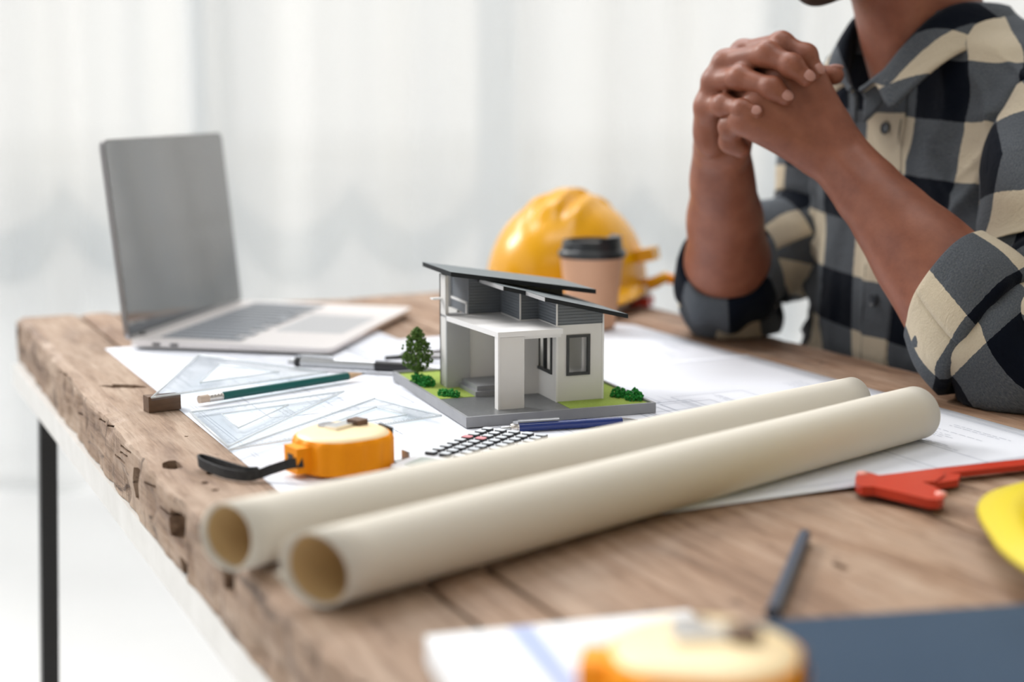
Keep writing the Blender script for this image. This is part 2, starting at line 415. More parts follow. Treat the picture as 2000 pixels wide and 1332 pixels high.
# glazed back wall: tall sashes between grey posts
pitch = .747
for i, k in enumerate(range(-3, 4)):
    xr = .010 + pitch * k; xl = xr - .10; nx = xr + pitch - .10
    if nx > X1: nx = X1
    wn = thing('window_%d' % (i + 2), 'x', 'x', (xr, Y1, 0)); del wn['label'], wn['category']; struct(wn)
    box('frame', (-.10, -.02, 0), (0, .05, 3.35), M['frame_blue'], wn, bevel=.004)
    box('transom', (0, -.01, .845), (nx - xr, .03, .872), M['white_frame'], wn)
    box('pane', (0, .012, 0), (nx - xr, .018, 3.35), M['glass'], wn)

def cloth_grid(name, label, cat, x0, x1, y, zt, zb, fx, fz, fold, m, nx=160, nz=24, group=None):
    """hanging cloth: fz(x) gives its hem, fold(x, s) its depth"""
    V, F = [], []
    for j in range(nz + 1):
        for i in range(nx + 1):
            x = x0 + (x1 - x0) * i / nx; s = j / nz; zb_ = fz(x); zt_ = fx(x)
            V.append((x, y + fold(x, s), zt_ + (zb_ - zt_) * s))
    for j in range(nz):
        for i in range(nx):
            a = j * (nx + 1) + i; F.append((a, a + 1, a + nx + 2, a + nx + 1))
    o = pobj(name, V, F, m, None, True)
    md = o.modifiers.new('thickness', 'SOLIDIFY'); md.thickness = .0012
    return tag(o, label, cat, group)
def folds(seed, amp, per):
    r = random.Random(seed); ph = [r.uniform(0, 6.28) for _ in range(5)]
    def f(x, s):
        q = x + .05 * mnoise.noise(Vector((x * 1.7, s * 1.2, seed)))
        return amp * (math.sin(2 * PI * q / per + ph[0]) + .5 * math.sin(2 * PI * q / (per * .57) + ph[1]) + .35 * math.sin(2 * PI * q / (per * 1.9) + ph[2] + s)) * (.75 + .25 * s)
    return f
cloth_grid('sheer_curtain', 'white sheer curtain panel with soft folds hanging behind the laptop', 'curtain', -1.9, -.71, 3.70, 3.3, .01,
           lambda x: 3.3, lambda x: .012, folds(3, .022, .26), M['sheer'])
cloth_grid('sheer_curtain', 'white sheer curtain panel hanging behind the small house model', 'curtain', -.735, .03, 3.61, 3.3, .01,
           lambda x: 3.3, lambda x: .012, folds(8, .016, .24), M['sheer'])
cloth_grid('sheer_curtain', 'white sheer curtain panel hanging behind the yellow hard hat and the man', 'curtain', .02, 2.7, 3.70, 3.3, .01,
           lambda x: 3.3, lambda x: .012, folds(12, .020, .30), M['sheer'], nx=260)
# swagged valances behind the sheers: a scalloped cream cloth with a grey ruffle
def hem(x):
    k = ((x + .74) / pitch) % 1.0
    return .80 - .135 * abs(math.sin(2 * PI * (k * 1.0))) ** .8 if k > 0 else .80
for i, k in enumerate((-2, -1, 0, 1, 2)):
    xr = .010 + pitch * k; side = ('far left behind the laptop', 'left of the laptop', 'above the house model roof', 'above the yellow hard hat', 'behind the man')[i]
    if i > 4: break
    a, b = xr + .0, xr + pitch - .10
    def hm(x, a=a, b=b): return .80 - .135 * abs(math.sin(2 * PI * (x - a) / (b - a))) ** .8
    side = {-2: 'leftmost cream swag valance with a scalloped hem, behind the laptop screen', -1: 'cream swag valance with two scallops above the roof of the house model',
            0: 'cream swag valance with scalloped hem directly above the yellow hard hat', 1: 'cream swag valance partly hidden behind the folded hands of the man', 2: 'cream swag valance hidden behind the torso of the man'}[k]
    o = cloth_grid('swag_valance', side, 'curtain', a, b, 3.86, 3.3, .7, lambda x: 3.3, hm, folds(20 + k, .008, .2), M['valance'], nx=70, nz=10)
    o2 = cloth_grid('ruffle', 'x', 'x', a, b, 3.855, 1, .7, hm, lambda x, hm=hm: hm(x) - .125 - .02 * math.sin(x * 9), folds(40 + k, .008, .12), M['ruffle'], nx=70, nz=6)
    del o2['label'], o2['category']; o2.parent = o

# ------------------------------------------------------------------ table
TL, TW, TH = 1.56, .748, .052
tab = thing('table', 'rustic table of weathered reclaimed planks on a thin black steel frame', 'table', (A0.x, A0.y, 0), TABLE_ROT)
# in table space: x = u, y = v, z above the floor
def plank_mesh(y0, y1, nx, ny, nz, seed, rough_side=0.0, gap=.0019):
    """box grid with worn edges"""
    y0 += gap; y1 -= gap; V, F, idx = [], [], {}
    def vid(i, j, k):
        key = (i, j, k)
        if key not in idx:
            x = TL * i / nx; y = y0 + (y1 - y0) * j / ny; z = TZ - TH + TH * k / nz
            n = mnoise.noise(Vector((x * 7, seed, 0))); n2 = mnoise.noise(Vector((x * 40, y * 30, z * 30 + seed)))
            if k == nz and j in (0, ny): z -= .0016 + .0012 * abs(n2); 
            if j == 0 and rough_side: y -= .0095 * min(1, x / .8)
            if j == 0: y += .0008 * n2 + (rough_side * (abs(mnoise.noise(Vector((x * 13, z * 26, seed)))) * 1.0 + .7 * max(0, mnoise.noise(Vector((x * 45, z * 60, 3)))) ) if rough_side else 0)
            if j == 0 and rough_side and k == nz: z -= .003 * max(0, n2) ; y += .0012
            if j == ny: y += .0008 * n2
            if k == nz and 0 < j < ny: z += .0006 * mnoise.noise(Vector((x * 9, y * 22, seed)))
            if i == 0: x += .0025 * abs(mnoise.noise(Vector((y * 30, z * 30, seed))))
            idx[key] = len(V); V.append((x, y, z))
        return idx[key]
    def quad(a, b, c, d): F.append((a, b, c, d))
    for i in range(nx):
        for j in range(ny):
            quad(vid(i, j, nz), vid(i + 1, j, nz), vid(i + 1, j + 1, nz), vid(i, j + 1, nz))
            quad(vid(i, j + 1, 0), vid(i + 1, j + 1, 0), vid(i + 1, j, 0), vid(i, j, 0))
        for k in range(nz):
            quad(vid(i, 0, k), vid(i + 1, 0, k), vid(i + 1, 0, k + 1), vid(i, 0, k + 1))
            quad(vid(i, ny, k + 1), vid(i + 1, ny, k + 1), vid(i + 1, ny, k), vid(i, ny, k))
    for j in range(ny):
        for k in range(nz):
            quad(vid(0, j, k + 1), vid(0, j + 1, k + 1), vid(0, j + 1, k), vid(0, j, k))
            quad(vid(nx, j, k), vid(nx, j + 1, k), vid(nx, j + 1, k + 1), vid(nx, j, k + 1))
    return V, F
def carve(o, cutters):
    """cut holes for real: boolean against a joined cutter, then drop the cutter"""
    bm = bmesh.new()
    for pts, z0, z1 in cutters: prism(bm, pts, z0, z1)
    bmesh.ops.recalc_face_normals(bm, faces=bm.faces[:])
    me = bpy.data.meshes.new('cut'); bm.to_mesh(me); bm.free(); c = bpy.data.objects.new('cut', me); C.objects.link(c); c.matrix_world = o.matrix_world
    md = o.modifiers.new('holes', 'BOOLEAN'); md.object = c; md.operation = 'DIFFERENCE'; md.solver = 'EXACT'; md.use_self = True
    bpy.context.view_layer.update()
    dg = bpy.context.evaluated_depsgraph_get()
    new = bpy.data.meshes.new_from_object(o.evaluated_get(dg)); o.modifiers.clear(); o.data = new
    bpy.data.objects.remove(c); return o
def blob(cx, cy, rx, ry, n=10, jag=.25, seed=1, rot=0):
    r = random.Random(seed); out = []
    for k in range(n):
        a = 2 * PI * k / n; q = 1 + r.uniform(-jag, jag); x, y = rx * q * math.cos(a), ry * q * math.sin(a)
        out.append((cx + x * math.cos(rot) - y * math.sin(rot), cy + x * math.sin(rot) + y * math.cos(rot)))
    return out
yb = [0, .0765, .1185, .4215, .600, TW]
for i in range(5):
    n = (420, 8, 9) if i == 0 else (80, 4, 2)
    V_, F_ = plank_mesh(yb[i], yb[i + 1], *n, seed=i * 3.7, rough_side=.0055 if i == 0 else 0)
    o = pobj('plank', V_, F_, M['wood_edge'] if i == 0 else M['wood_dark'] if i == 4 else M['wood'], tab)
    if i == 0:
        bpy.context.view_layer.update()
        cut = [(blob(.800, .0095, .0115, .0075, seed=2), TZ - .02, TZ + .01), (blob(.487, .036, .021, .0075, 14, .35, 5, .835), TZ - .016, TZ + .01),
               (blob(.861, .0185, .004, .003, 7, seed=3), TZ - .008, TZ + .01), (blob(.836, .028, .006, .0025, 7, seed=9), TZ - .003, TZ + .01),
               (blob(.882, .0205, .0035, .003, 7, seed=4), TZ - .008, TZ + .01), (blob(.715, .040, .002, .002, 6, seed=4), TZ - .006, TZ + .01),
               (blob(.815, .05, .002, .002, 6, seed=6), TZ - .006, TZ + .01)]
        # sockets and splits in the long edge
        for (u0, u1, za, zb_, dep) in ((.735, .757, -.038, -.012, .018), (.862, .905, -.034, -.012, .010), (.892, .915, -.053, -.040, .012), (.006, .026, -.036, -.010, .012), (1.00, 1.03, -.03, -.008, .008)):
            r = random.Random(int(u0 * 1000))
            cut.append(([(u0, -.02), (u1, -.02), (u1 + r.uniform(-.004, .004), dep * r.uniform(.7, 1)), ((u0 + u1) / 2, dep * r.uniform(.9, 1.2)), (u0 + r.uniform(0, .003), dep * r.uniform(.6, 1))],
                        [TZ + za + r.uniform(-.002, .004) for _ in range(5)], [TZ + zb_ + r.uniform(-.004, .003) for _ in range(5)]))
        for k in range(16):       # short cracks running along the worn edge
            r = random.Random(k + 50); u0 = r.uniform(.05, 1.3); L_ = r.uniform(.03, .09); zc = r.uniform(-.036, -.006)
            cut.append(([(u0, -.02), (u0 + L_, -.02), (u0 + L_ * .8, .0055), (u0 + L_ * .3, .007)], [TZ + zc, TZ + zc + .004, TZ + zc + .004, TZ + zc + .001], [TZ + zc + .0018, TZ + zc + .0065, TZ + zc + .0055, TZ + zc + .003]))
        carve(o, cut)
    elif i == 2:
        bpy.context.view_layer.update(); carve(o, [(blob(.09, .35, .02, .003, 8, .3, 3, .1), TZ - .006, TZ + .01), (blob(1.20, .30, .008, .004, 8, .3, 3), TZ - .003, TZ + .01)])
for y in (.003, TW - .034):
    box('rail', (.02, y - .010, TZ - TH - .026), (TL - .02, y + .012, TZ - TH - .0005), M['steel_pale'], tab, bevel=.001)
for x in (.05, TL - .07):
    box('rail', (x, .026, TZ - TH - .026), (x + .02, TW - .046, TZ - TH - .0005), M['steel_pale'], tab, bevel=.001)
for lx in (.215, TL - .09):
    for ly, s_ in ((.004, 1), (TW - .034, -1)):
        bm = bmesh.new(); vs_ = bx(bm, (lx - .009, ly - .009, .0005), (lx + .009, ly + .009, TZ - TH - .026))
        for q in vs_:
            if q.co.z < .1: q.co.x += .012 if lx < .5 else -.012; q.co.y -= .03 * s_
        obj('leg', bm, M['steel_black'], tab, bevel=.0008)

# ------------------------------------------------------------------ sheets of plans
def sheet(label, u0, u1, v0, v1, z, seed, rot=0, corner=0.0, dense=1.0, group=None):
    cu, cv = (u0 + u1) / 2, (v0 + v1) / 2; p = UV(cu, cv, z)
    t = thing('plan_sheet', label, 'paper', p, TABLE_ROT + rot)
    a, b = u1 - u0, v1 - v0; nx, ny = 24, 16; V, F = [], []
    th = .0002
    def hgt(x, y): return .00015 * mnoise.noise(Vector((x * 9, y * 9, seed))) + .00015
    for k in (0, 1):
        for i in range(nx + 1):
            for j in range(ny + 1):
                x, y = a * (i / nx - .5), b * (j / ny - .5)
                if corner:
                    if i == 0 and j == ny: x += corner; y -= corner
                V.append((x, y, hgt(x, y) + k * th))
    n = (nx + 1) * (ny + 1)
    for i in range(nx):
        for j in range(ny):
            q = i * (ny + 1) + j; F.append((n + q, n + q + ny + 1, n + q + ny + 2, n + q + 1)); F.append((q + 1, q + ny + 2, q + ny + 1, q))
    for i in range(nx):
        q = i * (ny + 1); F.append((q, q + ny + 1, n + q + ny + 1, n + q)); q += ny; F.append((q + ny + 1, q, n + q, n + q + ny + 1))
    for j in range(ny):
        F.append((j + 1, j, n + j, n + j + 1)); q = nx * (ny + 1) + j; F.append((q, q + 1, n + q + 1, n + q))
    pobj('page', V, F, M['paper'], t, True)
    # printed drawing: thin strips of ink lying on the page
    r = random.Random(seed); V, F = [], []
    def line(x0, y0, x1, y1, w_=.0005):
        d = Vector((x1 - x0, y1 - y0)); L_ = d.length
        if L_ < 1e-5: return
        n_ = Vector((-d.y, d.x)) / L_ * w_ / 2; k = max(1, int(L_ / .03))
        for s in range(k):
            p0, p1 = Vector((x0, y0)) + d * s / k, Vector((x0, y0)) + d * (s + 1) / k; q = len(V)
            for pp, sg in ((p0, 1), (p0, -1), (p1, -1), (p1, 1)):
                c = pp + n_ * sg; V.append((c.x, c.y, hgt(c.x, c.y) + th + .00012))
            F.append((q, q + 1, q + 2, q + 3))
    m_ = .012
    for s in (m_, m_ + .003):
        X, Y = a / 2 - s, b / 2 - s
        line(-X, -Y, X, -Y); line(X, -Y, X, Y); line(X, Y, -X, Y); line(-X, Y, -X, -Y)
    for q in range(int(5 * dense)):
        x, y = r.uniform(-a * .38, a * .2), r.uniform(-b * .4, b * .15); w_, h_ = r.uniform(.05, .16), r.uniform(.04, .1)
        line(x, y, x + w_, y, .001); line(x + w_, y, x + w_, y + h_, .001); line(x + w_, y + h_, x, y + h_, .001); line(x, y + h_, x, y, .001)
        f = r.uniform(.3, .7); line(x + w_ * f, y, x + w_ * f, y + h_); line(x, y + h_ * f, x + w_ * f, y + h_ * f)
        line(x - .01, y - .008, x + w_ + .01, y - .008, .0003); line(x - .008, y, x - .008, y + h_, .0003)
        for g in range(9): line(x + w_ * g / 8, y - .0095, x + w_ * g / 8, y - .0065, .0003)
    for q in range(int(10 * dense)):      # notes, far too small to read: short broken strokes
        x, y = r.uniform(-a * .42, a * .3), r.uniform(-b * .42, b * .42)
        for row in range(r.randint(2, 5)):
            xx = x; e = y + row * .0045
            for wd in range(r.randint(3, 8)):
                l_ = r.uniform(.003, .009); line(xx, e, xx + l_, e + r.uniform(-.0006, .0006), .0009); xx += l_ + .002
    o = pobj('drawing_lines', V, F, M['ink'], t); o['kind'] = 'stuff'
    return t
sheet('white plan sheet lying under the laptop, set squares and tape measure', .272, .925, .058, .36, .0001, 11)
sheet('large white plan sheet under the house model reaching back to the paper cup', .352, .86, .285, .644, .0005, 5, corner=.01, dense=.6)
sheet('white plan sheet with notes, under the two paper rolls and the red tool', .598, 1.066, .262, .646, .0009, 23, dense=1.6)

# ------------------------------------------------------------------ laptop
PZ = .0014
lp = T(250, 683); hd = Vector((.2080, .9781, 0)); dd = Vector((.9781, -.2080, 0))
lap = thing('laptop', 'open silver laptop with a dark blank screen standing on the plan sheets', 'laptop', lp + Vector((0, 0, PZ)), math.atan2(dd.y, dd.x))
# local: x from hinge to front edge, y along the hinge
LD, LWd = .224, .308
bm = bmesh.new(); pts = rrect(LD, LWd, .010, 5, LD / 2, LWd / 2); prism(bm, pts, .0026, [.0098 - .0022 * p[0] / LD for p in pts])
obj('base', bm, M['alu'], lap, bevel=.0012, seg=2, sm='auto')
bm = bmesh.new(); prism(bm, rrect(LD - .006, LWd - .006, .010, 5, LD / 2, LWd / 2), .0016, .0026); obj('underside', bm, M['alu_dark'], lap)
for fx in (.02, LD - .02):
    for fy in (.02, LWd - .02):
        bm = bmesh.new(); lathe(bm, [(.006, -.0006), (.006, .0018)], 12, fx, fy); obj('foot', bm, M['black_plastic'], lap)
kw = box('keyboard_well', (.028, .018, -.0004), (.118, LWd - .018, .0003), M['well'], lap); kw.location.z = .0097; kw.rotation_euler.y = math.atan(.0022 / LD)
bm = bmesh.new(); bx(bm, (-.0072, -.0072, 0), (.0072, .0072, .0011)); kme = obj('key', bm, M['key'], lap, bevel=.0006, seg=1)
first = True
for r_ in range(6):
    n = 14 if r_ < 5 else 8
    for k in range(n):
        x = .036 + r_ * .0150; y = .029 + k * (LWd - .058) / (n - 1)
        if first: kme.location = (x, y, .0100 - .0098 * x); first = False
        else: kk = copy_to(kme, 'key', lap, (x, y, .0100 - .0098 * x)); kk.scale = (1, 2.6 if (n == 8 and k == 4) else 1, 1) if n == 8 else (1, 1, 1)
bm = bmesh.new(); prism(bm, rrect(.078, .125, .004, 3, .167, LWd / 2), -.0004, .0001); tpd = obj('trackpad', bm, M['well'], lap); tpd.location.z = .0098; tpd.rotation_euler.y = math.atan(.0022 / LD)
for yy in (.035, .058):
    pass
for xx in (.028, .048):
    box('port', (xx, -.0004, .0040), (xx + .009, .001, .0070), M['black_plastic'], lap)
bm = bmesh.new(); tube(bm, [(.003, .03, .0085), (.003, LWd - .03, .0085)], .0042, 12); obj('hinge', bm, M['alu_dark'], lap, sm='auto')
th = math.atan2(.0195, .203); SH = .2105
lid = bpy.data.objects.new('lid', None); bm = bmesh.new()
R_ = Matrix.Translation((.002, 0, .0082)) @ Matrix.Rotation(-th, 4, 'Y')
prism(bm, rrect(LWd, SH, .009, 5, LWd / 2, SH / 2), 0, .0052)
# polygon xy -> (y, z), its thickness -> x
Q = Matrix(((0, 0, -1, 0), (1, 0, 0, 0), (0, 1, 0, 0), (0, 0, 0, 1)))
bm.transform(R_ @ Q); lidm = obj('screen_lid', bm, M['alu_dark'], lap, bevel=.0008, sm='auto'); bpy.data.objects.remove(lid)
bm = bmesh.new(); prism(bm, rrect(LWd - .003, SH - .003, .0075, 5, LWd / 2, SH / 2), -.0006, .0004); bm.transform(R_ @ Q); obj('screen', bm, M['screen'], lidm, sm='auto')

# ------------------------------------------------------------------ house model
HO = T(910.7, 836, .0016); hth = math.radians(20.4)
hs = thing('house_model', 'small grey and white architectural house model with sloping roofs on a square base', 'model', HO, hth)
W_, D_ = .168, .2145
base = box('base', (0, 0, 0), (W_, D_, .0055), M['hbase'], hs, bevel=.0003)
for lo, hi in (((0, 0, .0055), (W_, .0026, .0086)), ((0, D_ - .0026, .0055), (W_, D_, .0086)), ((0, .0026, .0055), (.0026, D_ - .0026, .0086)), ((W_ - .0026, .0026, .0055), (W_, D_ - .0026, .0086))):
    box('rim', lo, hi, M['hbase'], base, bevel=.0002)
bm = bmesh.new(); prism(bm, [(.0026, .0026), (.0952, .0026), (.0952, .087), (.0026, .087)], .0055, .0063); obj('driveway', bm, M['drive'], hs)
bm = bmesh.new(); prism(bm, [(.0026, .087), (.0952, .087), (.0952, D_ - .0026), (.0026, D_ - .0026)], .0055, .0066); prism(bm, [(.0952, .0026), (W_ - .0026, .0026), (W_ - .0026, D_ - .0026), (.0952, D_ - .0026)], .0055, .0066)
obj('lawn', bm, M['lawn'], hs)
ZG, ZW = .006, .072
def wall(name, lo, hi, m, par=hs, bv=.0002): return box(name, lo, hi, m, par, bevel=bv, seg=1)
# ground floor walls (front block has two window openings, built as frames of wall strips)
FB = (.0942, .0405, .137, .115)          # front block a0,b0,a1,b1
t = .003
bm = bmesh.new()
wa0, wa1, wz0, wz1 = .103, .1247, .0285, .0634
for lo, hi in (((FB[0], FB[1], ZG), (wa0, FB[1] + t, ZW)), ((wa1, FB[1], ZG), (FB[2], FB[1] + t, ZW)), ((wa0, FB[1], ZG), (wa1, FB[1] + t, wz0)), ((wa0, FB[1], wz1), (wa1, FB[1] + t, ZW))): bx(bm, lo, hi)
obj('front_wall', bm, M['hw'], hs)
sb0, sb1 = .0500, .0850; szz0, szz1 = .0285, .0634
bm = bmesh.new()
for lo, hi in (((FB[0], FB[1] + t, ZG), (FB[0] + t, sb0, ZW)), ((FB[0], sb1, ZG), (FB[0] + t, FB[3], ZW)), ((FB[0], sb0, ZG), (FB[0] + t, sb1, szz0)), ((FB[0], sb0, szz1), (FB[0] + t, sb1, ZW))): bx(bm, lo, hi)
obj('side_wall', bm, M['hw'], hs)
wall('side_wall', (FB[2] - t, FB[1] + t, ZG), (FB[2], .195, ZW), M['hw'])
wall('corner_strip', (FB[2] - .0012, FB[1] - .0006, ZG), (FB[2] + .0006, FB[1] + .0004, ZW), M['trim'])
wall('corner_strip', (FB[0] - .0006, FB[1] - .0006, ZG), (FB[0] + .0012, FB[1] + .0004, ZW), M['trim'])
def window(name, plane, a0, a1, z0, z1, pos, mull=True):
    """black framed window; plane 'b': in a front wall at b = pos, 'a': in a side wall at a = pos"""
    fw = .0024
    def B(nm, p0, p1, q0, q1, o0, o1, m, par):
        if plane == 'b': return box(nm, (p0, pos + o0, q0), (p1, pos + o1, q1), m, par)
        return box(nm, (pos + o0, p0, q0), (pos + o1, p1, q1), m, par)
    bm = bmesh.new()
    L_ = [(a0, a1, z0, z0 + fw), (a0, a1, z1 - fw, z1), (a0, a0 + fw, z0 + fw, z1 - fw), (a1 - fw, a1, z0 + fw, z1 - fw)]
    if mull: L_.append(((a0 + a1) / 2 - .0008, (a0 + a1) / 2 + .0008, z0 + fw, z1 - fw))
    for p0, p1, q0, q1 in L_:
        if plane == 'b': bx(bm, (p0, pos - .0012, q0), (p1, pos + .002, q1))
        else: bx(bm, (pos - .0012, p0, q0), (pos + .002, p1, q1))
    f = obj(name, bm, M['hblack'], hs)
    B('pane', a0 + fw, a1 - fw, z0 + fw, z1 - fw, .0004, .0008, M['glass'], f)
    return f
window('window', 'b', wa0, wa1, wz0, wz1, FB[1], False)
window('window', 'a', sb0, sb1, szz0, szz1, FB[0])
wall('inner_post', (.1205, .047, ZG), (.1225, .049, ZW), M['trim'])
wall('floor_slab', (FB[0] + t, FB[1] + t, ZG), (FB[2] - t, .192, .0085), M['hw'])
wall('rear_wall', (.050, .190, ZG), (FB[2] - t, .192, .040), M['hw'])
# porch: left wall, back walls, middle block, column, canopy, steps
wall('porch_wall', (.0262, .131, ZG), (.048, .134, ZW), M['hgrey'])
wall('porch_wall', (.048, .1325, ZG), (.077, .1355, ZW), M['hw'])
wall('fin_wall', (.0262, .134, ZG), (.0292, .1480, .1065), M['hw'])
wall('porch_side_wall', (.0445, .1575, ZG), (.0475, .195, ZW), M['hw'])
wall('middle_wall', (.077, .082, ZG), (FB[0], .085, ZW), M['hw'])
wall('middle_side_wall', (.077, .085, ZG), (.080, .1325, ZW), M['hw'])
wall('column', (.0378, .0285, ZG), (.0606, .0355, .0665), M['hw'])
wall('column_edge', (.0372, .0280, ZG), (.0388, .036, .0668), M['trim'])
wall('beam', (.040, .030, .0640), (.094, .034, .0666), M['trim'])
wall('beam_slot', (.0510, .0296, .0643), (.0555, .0300, .0658), M['hblack'])
bm = bmesh.new(); prism(bm, [(.0265, .131), (.0372, .0278), (.0945, .0278), (.0945, .131)][::-1] if False else [(.0262, .1312), (.0372, .0278), (.0948, .0278), (.0948, .1312)], .0668, .0712); obj('canopy', bm, M['trim'], hs, bevel=.0003, seg=1)
wall('step', (.0375, .086, ZG), (.077, .131, .0105), M['hbase'], bv=.0003)
wall('step', (.0405, .0905, .0105), (.077, .131, .0145), M['hbase'], bv=.0003)
# upper storey in grey siding, stepping forward block by block
def r1z(a): return .1134 - .157 * (a - .0232)            # top of the upper roof
def r2z(a): return .0980 - .240 * (a - .0802)            # top of the lower roof
def clad(a0, b0, a1, b1, z0, roof, drop=.0042, name='upper_wall'):
    bm = bmesh.new(); pts = [(a0, b0), (a1, b0), (a1, b1), (a0, b1)]
    prism(bm, pts, z0, [roof(p[0]) - drop for p in pts]); return obj(name, bm, M['siding'], hs)
clad(FB[0], FB[1], FB[2] - .0003, .115, ZW, r2z)
clad(.077, .082, FB[0], .131, ZW, r2z)
clad(.0468, .131, .077, .192, ZW, lambda a: min(r1z(a), 9), .0042)
clad(.077, .131, FB[2] - .0003, .192, ZW, lambda a: r1z(a), .0042)
for a_, b_, zt in ((FB[0], FB[1], .0903), (.077, .082, .0945), (FB[2] - .0002, FB[1], .0797)):
    wall('corner_strip', (a_ - .0005, b_ - .0006, ZW), (a_ + .0007, b_ + .0002, zt), M['trim'])
# balcony window and white trims on the left face
wall('balcony_window_frame', (.0456, .1335, .0712), (.0468, .1360, .0822), M['trim'])
wall('balcony_window_frame', (.0456, .1335, .0802), (.0468, .178, .0824), M['trim'])
wall('balcony_pane', (.0462, .1365, .0712), (.0470, .178, .0802), M['siding'])
wall('corner_strip', (.0440, .181, .072), (.0468, .192, .1052), M['trim'])
wall('ledge', (.0170, .141, .0845), (.0262, .1490, .0858), M['trim'])
wall('dark_edge', (.0258, .1480, ZG), (.0292, .1496, .1068), M['hblack'])
wall('terrace_slab', (.0262, .1345, .0690), (.0468, .1480, .0712), M['hgrey'])
# roofs: slabs with dark fascia
def roof(name, pts, zf, th):
    bm = bmesh.new(); prism(bm, pts, [zf(p[0]) - th for p in pts], [zf(p[0]) for p in pts])
    o = obj(name, bm, M['roof'], hs); o.data.materials.append(M['roof_edge'])
    for p in o.data.polygons:
        if abs(p.normal.z) < .5 or p.normal.z < 0: p.material_index = 1
    return o
roof('roof', [(.0205, .1), (.156, .1), (.156, .183), (.0205, .183)], r1z, .0040)
r2 = roof('roof', [(.0555, .125), (.0575, .070), (.0782, .070), (.0795, .030), (.1552, .030), (.1552, .165), (.0555, .165)], r2z, .0036)
for (a0, b0), (a1, b1) in (((.0555, .125), (.0575, .070)), ((.0782, .070), (.0795, .030))):   # light on the left-facing roof edges, painted as paler strips
    bm = bmesh.new(); prism(bm, [(a0 - .0005, b0), (a1 - .0005, b1), (a1 - .0001, b1), (a0 - .0001, b0)], [r2z(a0) - .0036, r2z(a1) - .0036, r2z(a1) - .0036, r2z(a0) - .0036], [r2z(a0) - .0003, r2z(a1) - .0003, r2z(a1) - .0003, r2z(a0) - .0003])
    obj('fascia', bm, M['hgrey'], r2)
# planting
def clump(name, n, cx, cy, z, rx, ry, rz, size, m, seed, par=hs):
    r = random.Random(seed); bm = bmesh.new()
    for k in range(n):
        while True:
            p = Vector((r.uniform(-1, 1), r.uniform(-1, 1), r.uniform(-.2, 1)))
            if p.length < 1: break
        s = size * r.uniform(.6, 1.2)
        ret = bmesh.ops.create_icosphere(bm, subdivisions=1, radius=s, matrix=Matrix.Translation((cx + p.x * rx, cy + p.y * ry, z + p.z * rz)))
        for v in ret['verts']: v.co += Vector((r.uniform(-.3, .3), r.uniform(-.3, .3), r.uniform(-.3, .3))) * s
    return obj(name, bm, m, par)
for k, (a, b, n, sx_, sy_, sz_) in enumerate(((.0085, .160, 90, .0055, .0075, .0075), (.0125, .147, 110, .0055, .0075, .0072), (.0145, .1015, 60, .0050, .0060, .0042), (.020, .094, 60, .0045, .0055, .0045), (.1535, .043, 90, .0055, .0060, .0060), (.1600, .026, 110, .0058, .0068, .0078))):
    clump('bush', int(n * 1.9), a, b, .0068, sx_ * 1.35, sy_ * 1.35, sz_ * 1.3, .00115, M['bush'], k)
ta, tb = .0095, .166
bm = bmesh.new(); tube(bm, [(ta, tb, .006), (ta + .0003, tb, .02), (ta, tb, .05)], [.0011, .0008, .0003], 8); trunk = obj('trunk', bm, M['trunk'], hs, sm=True)
r = random.Random(4); bm = bmesh.new()
for k in range(950):
    q = r.random(); z = .0175 + q * .039; rr = .0150 * (1 - (abs(q - .28) / (.72 if q > .28 else .34)) ** 1.6) ** .7 if abs(q - .28) < (.72 if q > .28 else .34) else .002
    a_ = r.uniform(0, 2 * PI); d_ = rr * math.sqrt(r.random()) * r.uniform(.8, 1.12); s = r.uniform(.0007, .0013)
    ret = bmesh.ops.create_icosphere(bm, subdivisions=1, radius=s, matrix=Matrix.Translation((ta + d_ * math.cos(a_), tb + d_ * math.sin(a_), z)))
    for v in ret['verts']: v.co += Vector((r.uniform(-.4, .4), r.uniform(-.4, .4), r.uniform(-.4, .4))) * s
obj('foliage', bm, M['leaf'], hs)

# ------------------------------------------------------------------ coffee cup
cp = T(1155, 643)
cup = thing('coffee_cup', 'brown paper coffee cup with a black lid standing before the yellow hard hat', 'cup', cp + Vector((0, 0, .0028)))
bm = bmesh.new(); lathe(bm, [(.0255, 0), (.0268, .0008), (.0272, .004), (.0362, .084), (.0368, .0855), (.036, .0865)], 40); obj('body', bm, M['cup'], cup, sm='auto')
bm = bmesh.new(); lathe(bm, [(.0370, .0805), (.0382, .081), (.0390, .0835), (.0386, .0868), (.0372, .0885), (.0350, .0900), (.0338, .0985), (.0330, .1000), (.0316, .0998), (.0305, .0965), (.002, .0965)], 40)
lidc = obj('lid', bm, M['lid'], cup, sm='auto')
bm = bmesh.new(); n = 14
pts = [(.0335 * math.cos(a), .0335 * math.sin(a)) for a in [math.radians(-62 + 124 * k / n) for k in range(n + 1)]] + [(.012, .020), (.012, -.020)]
prism(bm, pts, .0960, [.1045] * (n + 1) + [.098, .098]); so_ = obj('spout', bm, M['lid'], lidc, bevel=.001, sm='auto'); so_.rotation_euler = (0, 0, math.radians(-15))
bm = bmesh.new(); tube(bm, [Vector((.0368 * math.cos(a), .0368 * math.sin(a), .0822)) for a in [2 * PI * k / 40 for k in range(41)]], .0008, 6, cap=False); obj('rolled_rim', bm, M['trim'], cup, sm=True)

